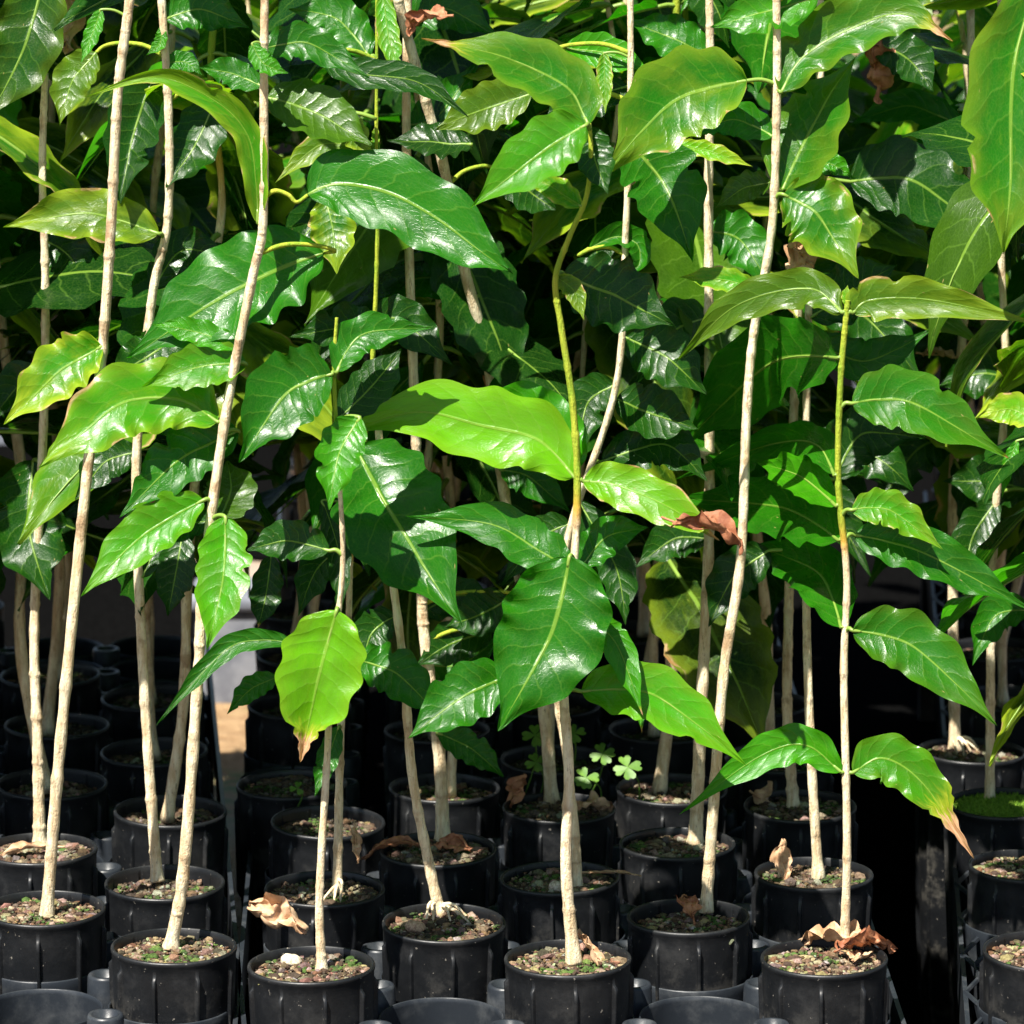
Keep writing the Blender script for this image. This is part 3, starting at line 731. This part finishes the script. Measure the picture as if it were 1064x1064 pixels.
HL(P['p5'], [(342, 572), (298, 562), (256, 572)], 46, 'd', dz0=.0)
HL(P['p2'], [(35, 478), (30, 550), (52, 624)], 84, 'd', dz0=.02)
HL(P['p5'], [(305, 668), (240, 672), (162, 754)], 26, 'm', br=False, fold=.5)
HL(P['p5'], [(350, 634), (332, 700), (312, 792)], 96, 'y', burn=.26, yel=.2, dz0=-.008, kx=0, k=.25, label='glowing yellow-green leaf with a burnt tip')
HL(P['p4'], [(190, 555), (182, 600), (174, 640)], 44, 'd', dz0=.01)
HL(P['p6'], [(282, 578), (276, 620), (268, 652)], 36, 'd', burn=.1)
HL(P['p5'], [(374, 434), (352, 472), (342, 530)], 52, 'b', dz0=-.006)
HL(P['p6'], [(335, 520), (352, 575), (352, 648)], 28, 'd', dz0=-.008)
HL(P['p6'], [(288, 704), (262, 715), (236, 742)], 28, 'm')
HL(P['p6'], [(352, 755), (340, 790), (327, 828)], 26, 'm', dz0=-.01)
# more of the dark under-storey leaves read from the photo
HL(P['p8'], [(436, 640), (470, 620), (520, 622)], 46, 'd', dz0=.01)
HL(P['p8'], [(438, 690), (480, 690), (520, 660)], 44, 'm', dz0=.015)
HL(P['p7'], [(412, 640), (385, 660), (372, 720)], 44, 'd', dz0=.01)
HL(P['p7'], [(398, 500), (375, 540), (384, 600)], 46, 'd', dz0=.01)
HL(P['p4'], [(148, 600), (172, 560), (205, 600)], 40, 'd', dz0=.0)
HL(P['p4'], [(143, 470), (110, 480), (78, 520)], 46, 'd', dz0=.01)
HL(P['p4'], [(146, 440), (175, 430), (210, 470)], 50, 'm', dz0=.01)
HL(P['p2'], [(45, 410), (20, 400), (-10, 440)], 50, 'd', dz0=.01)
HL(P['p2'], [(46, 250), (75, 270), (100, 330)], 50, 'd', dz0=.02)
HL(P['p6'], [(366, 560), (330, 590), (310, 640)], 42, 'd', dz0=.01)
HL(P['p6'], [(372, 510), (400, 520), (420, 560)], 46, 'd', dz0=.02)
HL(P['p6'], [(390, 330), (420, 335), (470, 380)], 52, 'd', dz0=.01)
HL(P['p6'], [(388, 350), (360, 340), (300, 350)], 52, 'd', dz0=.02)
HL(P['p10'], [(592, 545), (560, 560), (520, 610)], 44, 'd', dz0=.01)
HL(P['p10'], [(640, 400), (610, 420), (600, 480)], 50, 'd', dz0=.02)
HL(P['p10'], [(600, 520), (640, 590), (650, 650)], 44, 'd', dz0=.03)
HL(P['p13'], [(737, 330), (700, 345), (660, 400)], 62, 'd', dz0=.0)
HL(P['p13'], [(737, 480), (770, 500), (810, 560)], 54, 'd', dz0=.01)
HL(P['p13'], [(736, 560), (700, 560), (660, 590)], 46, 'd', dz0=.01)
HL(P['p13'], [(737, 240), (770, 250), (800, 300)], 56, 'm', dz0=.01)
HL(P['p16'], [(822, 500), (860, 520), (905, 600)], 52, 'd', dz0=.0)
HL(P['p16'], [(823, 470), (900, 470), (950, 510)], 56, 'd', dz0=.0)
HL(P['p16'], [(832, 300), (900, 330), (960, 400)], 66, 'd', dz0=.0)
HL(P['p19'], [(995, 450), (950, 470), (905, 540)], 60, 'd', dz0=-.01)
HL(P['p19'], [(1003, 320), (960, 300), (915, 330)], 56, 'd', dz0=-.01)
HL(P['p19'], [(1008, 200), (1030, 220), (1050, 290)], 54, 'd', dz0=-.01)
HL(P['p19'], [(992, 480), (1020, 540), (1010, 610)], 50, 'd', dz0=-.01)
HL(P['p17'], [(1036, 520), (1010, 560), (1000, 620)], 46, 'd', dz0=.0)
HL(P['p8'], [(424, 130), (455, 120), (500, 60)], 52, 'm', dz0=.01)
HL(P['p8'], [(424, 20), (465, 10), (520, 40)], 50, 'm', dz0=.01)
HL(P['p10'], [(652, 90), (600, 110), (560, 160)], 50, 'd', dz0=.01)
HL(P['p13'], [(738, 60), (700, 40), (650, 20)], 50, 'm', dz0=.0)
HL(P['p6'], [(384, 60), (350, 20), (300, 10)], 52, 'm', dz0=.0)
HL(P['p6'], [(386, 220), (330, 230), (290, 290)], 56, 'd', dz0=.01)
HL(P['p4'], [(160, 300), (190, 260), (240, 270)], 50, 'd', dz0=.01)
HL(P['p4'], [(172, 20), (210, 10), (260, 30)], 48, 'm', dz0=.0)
# centre
HL(P['p9'], [(597, 496), (560, 458), (500, 442), (430, 428), (342, 456)], 86, 'y', yel=.2, k=.45, kx=0, fold=.18, label='long bright yellow-green leaf lying level')
HL(P['p9'], [(596, 494), (585, 450), (545, 418), (492, 412)], 52, 'b', dz0=.006)
HL(P['p11'], [(508, 412), (540, 398), (597, 414)], 34, 'm', dz0=-.02)
HL(P['p11'], [(520, 488), (550, 496), (594, 534)], 44, 'm', dz0=-.01)
HL(P['p7'], [(368, 462), (410, 540), (480, 650)], 118, 'm', dz0=-.02, k=.75, fold=.25, label='large glossy dark green leaf')
HL(P['p9'], [(596, 594), (560, 572), (510, 545), (422, 536)], 56, 'm', k=.6)
HL(P['p9'], [(606, 500), (640, 504), (700, 530), (748, 562)], 52, 'y', yel=.3, burn=.17, kx=.1, label='bright leaf with a crumpled brown tip')
HL(P['p9'], [(604, 590), (630, 558), (674, 548)], 44, 'm', dz0=.006)
HL(P['p9'], [(592, 578), (572, 660), (517, 760)], 118, 'm', dz0=-.01, k=.35, fold=.10, kx=0, ruf=.03, label='big flat oval leaf hanging in front of the stem')
HL(P['p9'], [(612, 640), (642, 672), (668, 744)], 36, 'b', burn=.08, dz0=.004)
HL(P['p8'], [(528, 622), (500, 638), (462, 652)], 52, 'd', dz0=.0)
HL(P['p9'], [(530, 702), (480, 725), (424, 768)], 68, 'm', dz0=.006)
HL(P['p7'], [(370, 686), (412, 700), (460, 748)], 56, 'm', dz0=-.01)
HL(P['p8'], [(455, 762), (490, 778), (524, 808)], 36, 'm', dz0=-.01)
HL(P['p8'], [(512, 655), (470, 668), (432, 692)], 50, 'd', dz0=.004)
HL(P['p9'], [(604, 718), (680, 722), (776, 796)], 68, 'b', dz0=-.004, k=.5, yel=.2, label='smooth spotted leaf reaching right')
HL(P['p10'], [(661, 688), (664, 715), (667, 762)], 26, 'b', burn=.1, dz0=-.05)
HL(P['p10'], [(640, 415), (680, 430), (726, 446)], 60, 'd', dz0=.02)
HL(P['p10'], [(625, 480), (690, 462), (735, 500)], 54, 'd', dz0=.02)
HL(P['p10'], [(648, 350), (690, 370), (735, 410)], 66, 'd', dz0=.02)
# right middle
HL(P['p14'], [(870, 372), (800, 378), (708, 464)], 100, 'm', dz0=.0, dz=.20, k=.4)
HL(P['p14'], [(867, 494), (848, 462), (800, 462), (702, 498)], 44, 'm', dz=.20, k=.3)
HL(P['p14'], [(869, 526), (832, 495), (785, 480)], 44, 'b', dz=.12)
HL(P['p14'], [(872, 562), (815, 528), (700, 518)], 72, 'm', dz=.20, dz0=.004)
HL(P['p14'], [(874, 652), (850, 595), (778, 566)], 66, 'm', dz=.14)
HL(P['p15'], [(800, 572), (762, 600), (736, 652)], 54, 'd', dz0=.01)
HL(P['p14'], [(885, 420), (945, 418), (1048, 476)], 72, 'm', yel=.1, burn=.03)
HL(P['p15'], [(868, 498), (895, 452), (962, 455)], 66, 'd', dz0=-.005)
HL(P['p14'], [(885, 530), (925, 530), (980, 571)], 42, 'b', dz0=-.004, yel=.3)
HL(P['p14'], [(888, 556), (960, 574), (1072, 634)], 56, 'm', dz0=.004)
HL(P['p14'], [(886, 655), (950, 672), (1036, 754)], 70, 'm', dz0=-.004, yel=.1)
HL(P['p20'], [(1072, 634), (1034, 640), (1010, 692)], 42, 'm')
HL(P['p18'], [(1078, 440), (1050, 425), (1016, 434)], 38, 'y', yel=.9)
HL(P['p17'], [(1072, 510), (1030, 500), (980, 500)], 62, 'd', dz0=.01)
HL(P['p17'], [(1070, 396), (1020, 388), (975, 402)], 60, 'd', dz0=.01)
HL(P['p18'], [(1057, 458), (1048, 482), (1041, 518)], 15, 'b', br=False)
HL(P['p14'], [(874, 802), (835, 774), (786, 788), (706, 846)], 46, 'b', dz0=-.002, k=.4)
HL(P['p14'], [(886, 803), (918, 788), (960, 815), (1012, 892)], 58, 'b', burn=.34, yel=.15, k=.45)

# crowns that go on above the frame and shade the rows behind
def crown(pl, n_nodes, up=300):
    rnd = random.Random(sum(map(ord, pl.key)) * 3); a0, b0 = pl.w[-2], pl.w[-1]; S = ppm(pl.Y)
    top = Vector((b0.x, b0.y, b0.z + up / S)); mb = MB()
    tube(mb, [b0, b0.lerp(top, .5) + Vector((.003, 0, 0)), top], lambda t: .0024 * (1 - .5 * t), 8, 20, attf=lambda t: {'green': min(1, t + .2), 'node': 0.0})
    mb.build('leading_shoot', M_BARK, pl.e, b0)
    az = rnd.random() * 6
    for q in range(n_nodes):
        sp = b0.lerp(top, (q + .75) / n_nodes)
        for sd_ in (0, 1):
            a = az + sd_ * math.pi + rnd.uniform(-.3, .3); L = rnd.uniform(.09, .125)
            l = bpy.data.objects.new('leaf', rnd.choice(VAR)); COL.objects.link(l); l.parent = pl.e
            rot = Matrix.Rotation(a, 3, 'Z') @ Matrix.Rotation(rnd.uniform(-.4, .15), 3, 'Y') @ Matrix.Rotation(rnd.uniform(-.3, .3), 3, 'X')
            l.rotation_euler = rot.to_euler(); l.scale = (L,) * 3
            l.location = sp + rot @ Vector((.10 * L, 0, .035 * L)) - pl.e.location
            c = TONES[rnd.choice('dmmb')]; l.color = (*c, 0)
        az += 1.57
for k in ('p4', 'p8', 'p16', 'p19'): crown(PL[k], 4)

# ------------------------------------------------------------------ the rows behind
def auto_plant(p, label, n, lowleaf, h, rnd, lean):
    foot = Vector((p.x + rnd.uniform(-.006, .006), p.y + rnd.uniform(-.006, .006), ZTOP - .006))
    e = empty('coffee_seedling', foot, label, 'seedling', 'coffee seedlings growing in black pots')
    pts = [Vector((0, 0, 0))]; dx, dy = lean
    wob = [rnd.uniform(-.008, .008) for _ in range(8)]
    K = 7
    for i in range(1, K + 1):
        t = i / K; pts.append(Vector((dx * t * h + wob[i - 1], dy * t * h + wob[-i], h * t)))
    r0 = rnd.uniform(.0022, .0036); tot = h / .05
    mb = MB(); gtop = rnd.uniform(.6, .85)
    def rad(t):
        nd = sum(math.exp(-((t - q / tot) * h / .0022) ** 2) for q in range(1, int(tot)))
        return r0 * (1 - .5 * t) * (1 + .28 * nd + .1 * math.sin(t * 60 + wob[0] * 900)) * (1 + .5 * math.exp(-(t * h / .008) ** 2))
    tube(mb, pts, rad, 8, 90, attf=lambda t: {'green': min(1, max(0, (t - gtop) * 4)), 'node': 0.0})
    o = mb.build('stem', M_BARK, e); 
    z = lowleaf; az = rnd.random() * 6.28
    while z < h:
        t = z / h; sp = catmull(pts, t)
        for sd_ in (0, 1):
            if rnd.random() < .12: continue
            a = az + sd_ * math.pi + rnd.uniform(-.35, .35)
            L = rnd.uniform(.105, .145) * (1 if t < .85 else .8)
            if rnd.random() < .12: L *= .6
            me = rnd.choice(VAR)
            l = bpy.data.objects.new('leaf', me); COL.objects.link(l); l.parent = e
            pitch = rnd.uniform(-.15, .95)
            rot = Matrix.Rotation(a, 3, 'Z') @ Matrix.Rotation(pitch, 3, 'Y') @ Matrix.Rotation(rnd.uniform(-.45, .45), 3, 'X')
            l.rotation_euler = rot.to_euler(); l.scale = (L, L * rnd.uniform(.9, 1.15), L)
            l.location = sp + rot @ Vector((.10 * L, 0, .035 * L))
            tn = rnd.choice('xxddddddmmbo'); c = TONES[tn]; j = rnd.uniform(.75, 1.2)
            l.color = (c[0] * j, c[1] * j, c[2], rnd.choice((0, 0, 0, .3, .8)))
        az += math.pi / 2 + rnd.uniform(-.3, .3); z += rnd.uniform(.024, .042)
    return e
for (p, tn, cw, rw, i, j) in SPOTS:
    rnd = random.Random(i * 31 + j * 7 + len(tn) * 101)
    make_pot(p, f'black pot in the shade, {cw} column and {rw} row of the {tn} tray', None, soil=-.006 - .004 * rnd.random())
    if tn == 'left' and j < 4: continue
    auto_plant(p, f'leafy coffee seedling in the shade, {cw} column and {rw} row of the {tn} tray', 0, rnd.uniform(.13, .20), rnd.uniform(.48, .62), rnd, (rnd.uniform(-.14, .14), rnd.uniform(-.12, .1)))

# ------------------------------------------------------------------ litter on the pots
def dry_leaf(pos, L, W, az, label, mat=M_DRY, bend=1.2, roll=1.6, pitch=0.0, seed=1, twist=.5, name='dead_leaf', tilt=0.0, parent=None):
    rnd = random.Random(seed); mb = MB(); nt_, ns = 30, 14; vs = []
    n0 = rnd.random() * 30
    c = [Vector((0, 0, 0))]; 
    for i in range(nt_):
        t = i / nt_; a = pitch - bend * (t - .15); c.append(c[-1] + Vector((math.cos(a), 0, math.sin(a))) * L / nt_)
    for i in range(nt_ + 1):
        t = i / nt_; hw = W * .5 * max(.06, prof(t) * (1 + .15 * noise.noise(Vector((t * 9, n0, 0)))))
        a = pitch - bend * (t - .15); up = Vector((-math.sin(a), 0, math.cos(a)))
        for k in range(ns + 1):
            s_ = -1 + 2 * k / ns; ang = s_ * roll * (.7 + .5 * t) + twist * (t - .5)
            rr = hw / max(roll, .2)
            p = c[i] + Vector((0, 1, 0)) * (rr * math.sin(ang)) + up * (rr * (1 - math.cos(ang)))
            p += Vector((noise.noise(Vector((t * 6, s_ * 2, n0))), noise.noise(Vector((t * 6, s_ * 2, n0 + 9))), noise.noise(Vector((t * 7, s_ * 2.5, n0 + 5))))) * W * .22
            vs.append(p)
    M = Matrix.Rotation(az, 3, 'Z') @ Matrix.Rotation(tilt, 3, 'X')
    mid = vs[len(vs) // 2].copy()
    vs = [M @ (v - mid) + Vector(pos) for v in vs]
    mb.add(vs, [(i * (ns + 1) + k, (i + 1) * (ns + 1) + k, (i + 1) * (ns + 1) + k + 1, i * (ns + 1) + k + 1) for i in range(nt_) for k in range(ns)])
    q = [vs[i * (ns + 1) + ns // 2] for i in (0, 8, 16, 24)]
    tube(mb, [q[0] + (q[0] - q[1]) * .6] + q, lambda t: .0007 * (1 - .6 * t), 5, 12)
    o = mb.build(name, mat, parent, pos)
    if parent is None: tag(o, label, 'dead leaf')
    return o
def on(px, py, h=.0): return onz(px, py, ZTOP - .004 + h)
dry_leaf(at(287, 948, onz(300, 957).y - .012), .040, .022, R(-50), 'curled tan dead leaf hanging over the pot rim beside the long slanting stem', bend=1.4, roll=1.7, pitch=.2, seed=4, tilt=.8)
dry_leaf(on(865, 972, .006), .036, .024, R(160), 'broad curled brown dead leaf left of the slender stem in the right-end pot', bend=.9, roll=.9, pitch=.2, seed=8)
dry_leaf(on(902, 978, .008), .030, .022, R(20), 'reddish brown dead leaf right of the slender stem in the right-end pot', mat=M_RED, bend=.8, roll=.9, pitch=.1, seed=9, tilt=-.5)
dry_leaf(on(893, 990, .003), .026, .014, R(70), 'small dusty brown dead leaf in front of the others in the right-end pot', bend=.7, roll=.8, seed=19)
dry_leaf(on(813, 896, .008), .024, .012, R(80), 'pointed brown dead leaf standing upright in the pot behind the right-end one', bend=.2, roll=.6, pitch=1.3, seed=3)
dry_leaf(on(799, 827, .003), .022, .016, R(10), 'tan dead leaf curled into a ring, third pot from the front at right', bend=4.2, roll=.4, seed=13, tilt=1.1)
dry_leaf(on(407, 878, .004), .034, .012, R(200), 'red-brown dead leaf trailing over the left rim of the thick-stemmed pot', mat=M_RED, bend=1.0, roll=1.0, pitch=.2, seed=5)
dry_leaf(on(470, 878, .004), .022, .014, R(-30), 'red-brown crumpled dead leaf at the foot of the thick stem', mat=M_RED, bend=1.0, roll=1.0, pitch=.3, seed=6, tilt=.6)
dry_leaf(on(612, 985, .006), .024, .012, R(-30), 'pointed tan dead leaf raised behind the front middle stem', bend=.3, roll=.9, pitch=-.7, seed=7, tilt=-.4)
dry_leaf(on(618, 838, .004), .024, .022, R(30), 'rounded tan leaf scrap cupped on the third pot of the middle column', bend=1.3, roll=1.1, seed=12)
dry_leaf(on(537, 822, .008), .022, .014, R(60), 'dark red pointed dead leaf left of the bare old stem', mat=M_RED, bend=.5, roll=.7, pitch=.8, seed=17)
dry_leaf(on(22, 882, .004), .036, .010, R(185), 'narrow tan dead leaf lying on the pot at the left edge', bend=.8, roll=1.2, seed=21)
dry_leaf(on(638, 907, .004), .030, .004, R(8), 'thin dry twig-like leaf stalk across the rim behind the front middle pot', bend=.3, roll=.8, seed=22)
dry_leaf(at(370, 878, onz(370, 905).y), .020, .007, R(-80), 'thin tan dead leaf drooping beside the twin stems', bend=.6, roll=1.2, pitch=-.8, seed=23)
dry_leaf(on(716, 940, .004), .022, .012, R(100), 'dark reddish dead leaf behind the swollen stem foot', mat=M_RED, bend=.9, roll=.8, pitch=.5, seed=24)
dry_leaf(at(835, 276, PL['p15'].Y - .004), .028, .022, R(80), 'pale crumpled dead leaf caught high against the straight stem at right', bend=1.2, roll=1.5, seed=31, pitch=-1)
dry_leaf(at(978, 368, PL['p19'].Y - .03), .022, .014, R(5), 'small tan dead leaf lying among dark foliage at the right', bend=.5, roll=.9, seed=32)
dry_leaf(at(66, 14, PL['p2'].Y + .02), .036, .026, R(100), 'brown withered leaf hanging at the top left corner', mat=M_DRY, bend=.9, roll=1.2, pitch=-1, seed=33)
dry_leaf(at(442, 20, PL['p9'].Y - .01), .026, .018, R(140), 'reddish scorched dead leaf at the top left of the middle', mat=M_RED, bend=1.2, roll=1.4, seed=34)
dry_leaf(at(508, 360, PL['p11'].Y - .005), .050, .018, R(80), 'withered brown leaf clinging to the bare old stem', mat=M_RED, bend=.6, roll=1.5, pitch=-1.1, seed=35)
dry_leaf(at(532, 520, PL['p11'].Y - .006), .040, .012, R(95), 'shredded brown leaf remains on the bare old stem below the long leaf', bend=.5, roll=1.6, pitch=-1.3, seed=36)
dry_leaf(at(910, 72, PL['p16'].Y), .034, .024, R(60), 'dark brown withered leaf hanging at the upper right', mat=M_RED, bend=.9, roll=1.4, pitch=-1, seed=37)
# the crumpled dry tip of the bright leaf
big = [c for c in PL['p9'].e.children if c.name.startswith('leaf') and c.get('label', '').startswith('bright leaf')][0]
dt = dry_leaf(at(740, 548, PL['p9'].Y - .028), .036, .020, R(-10), None, mat=M_RED, bend=1.0, roll=1.7, seed=41, name='dry_tip', parent=PL['p9'].e)
bpy.context.view_layer.update(); mw = Matrix.Translation(dt.location); dt.parent = big; dt.location = dt.location - big.location

# ------------------------------------------------------------------ pebbles, clover, sprouts
def stone(pos, r, label, c):
    V, Fc = ico(); mb = MB(); import bmesh
    bm = bmesh.new(); bmesh.ops.create_icosphere(bm, subdivisions=3, radius=1)
    vs = [v.co * (1 + .25 * noise.noise(v.co * 1.6 + Vector((r * 9000, 0, 0)))) for v in bm.verts]; fs = [tuple(v.index for v in f.verts) for f in bm.faces]; bm.free()
    mb.add([Vector((v.x * r * 1.3, v.y * r, v.z * r * .8)) + pos for v in vs], fs, chip=[(*c, 1.0)] * len(vs))
    o = mb.build('pebble', M_GRAV, None, pos); tag(o, label, 'pebble')
stone(on(302, 998, .001), .0042, 'whitish pebble on the moss left of the stem in the burnt-leaf seedling pot', (.72, .64, .50))
stone(on(431, 963, .002), .0042, 'tan pebble left of the splayed bare roots', (.50, .34, .22))
stone(on(580, 922, .002), .0042, 'pale pebble at the foot of the stem in the second middle pot', (.6, .5, .4))
def clover(px, py, Y, h, label, n=4, seed=0):
    rnd = random.Random(seed); top = at(px, py, Y); foot = Vector((top.x + rnd.uniform(-.01, .01), Y + .008, ZTOP - .005))
    e = empty('clover', foot, label, 'clover', 'little clovers sprouting in the middle pots')
    mb = MB(); tube(mb, [foot, foot.lerp(top, .5) + Vector((.003, 0, .002)), top], lambda t: .0005, 5, 8); mb.build('stem', M_CLOVER, e, foot)
    nrm = (CAM - top).normalized() + Vector((0, 0, .8)); nrm.normalize(); a = nrm.cross(Vector((0, 1, 0))).normalized(); b = nrm.cross(a)
    for q in range(n):
        th = q * 6.283 / n + rnd.random() * .5; r = h
        def pt(u, v): return top + (a * (math.cos(th) * u - math.sin(th) * v) + b * (math.sin(th) * u + math.cos(th) * v)) * r + nrm * (abs(v) * .15 - .1 * u) * r
        out = [(0, 0), (.35, .28), (.75, .48), (1.02, .38), (1.08, .18), (.92, 0), (1.08, -.18), (1.02, -.38), (.75, -.48), (.35, -.28)]
        mb = MB(); mb.add([pt(.55, 0)] + [pt(*o_) for o_ in out], [(0, 1 + i, 1 + (i + 1) % 10) for i in range(10)]); mb.build('leaflet', M_CLOVER, e, foot)
for i, (x, y, dY, r, lab) in enumerate([
    (652, 797, .02, .0075, 'bright four-leaflet clover, the rightmost above the shaded pots'), (626, 783, .03, .0068, 'clover between the stems and the rightmost clover'),
    (609, 808, .02, .0068, 'clover just right of the front middle stem, lowest of the group'), (597, 762, .05, .0060, 'clover high right of the front middle stem'),
    (556, 764, .04, .0070, 'clover high to the left of the twin stems'), (557, 792, .03, .0060, 'clover low to the left of the twin stems')]):
    clover(x, y, POTPOS['d3'].y + dY, r, lab, 4, i)
clover(309, 819, POTPOS['b3'].y + .03, .0042, 'tiny green sprout in the shaded pot behind the burnt-tipped leaf', 3, 9)

# ------------------------------------------------------------------ beyond the trays
def post(px, py_top, Y, wdt, label):
    t = at(px, py_top, Y); mb = MB()
    box(mb, (-wdt / 2, -wdt / 2, -.02), (wdt / 2, wdt / 2, t.z)); box(mb, (-wdt * .58, -wdt * .58, t.z), (wdt * .58, wdt * .58, t.z + .012))
    o = mb.build('concrete_post', M_CONC, smooth=False); o.location = (t.x, Y, 0)
    md = o.modifiers.new('b', 'BEVEL'); md.width = .004; md.segments = 2
    tag(o, label, 'post')
post(250, 625, 3.42, .07, 'pale grey concrete post far behind the gap between the left and middle trays')
post(793, 600, 3.9, .06, 'pale grey concrete post far behind the stems right of the middle')

post(92, 110, 4.5, .045, 'pale concrete post behind the leaves at the upper left')
post(14, 255, 4.5, .06, 'pale concrete post behind the stems at the left edge')
post(928, 125, 4.6, .07, 'pale concrete post behind the leaves at the upper right')
post(606, 350, 4.4, .06, 'pale concrete post behind the yellow-green stem in the middle')
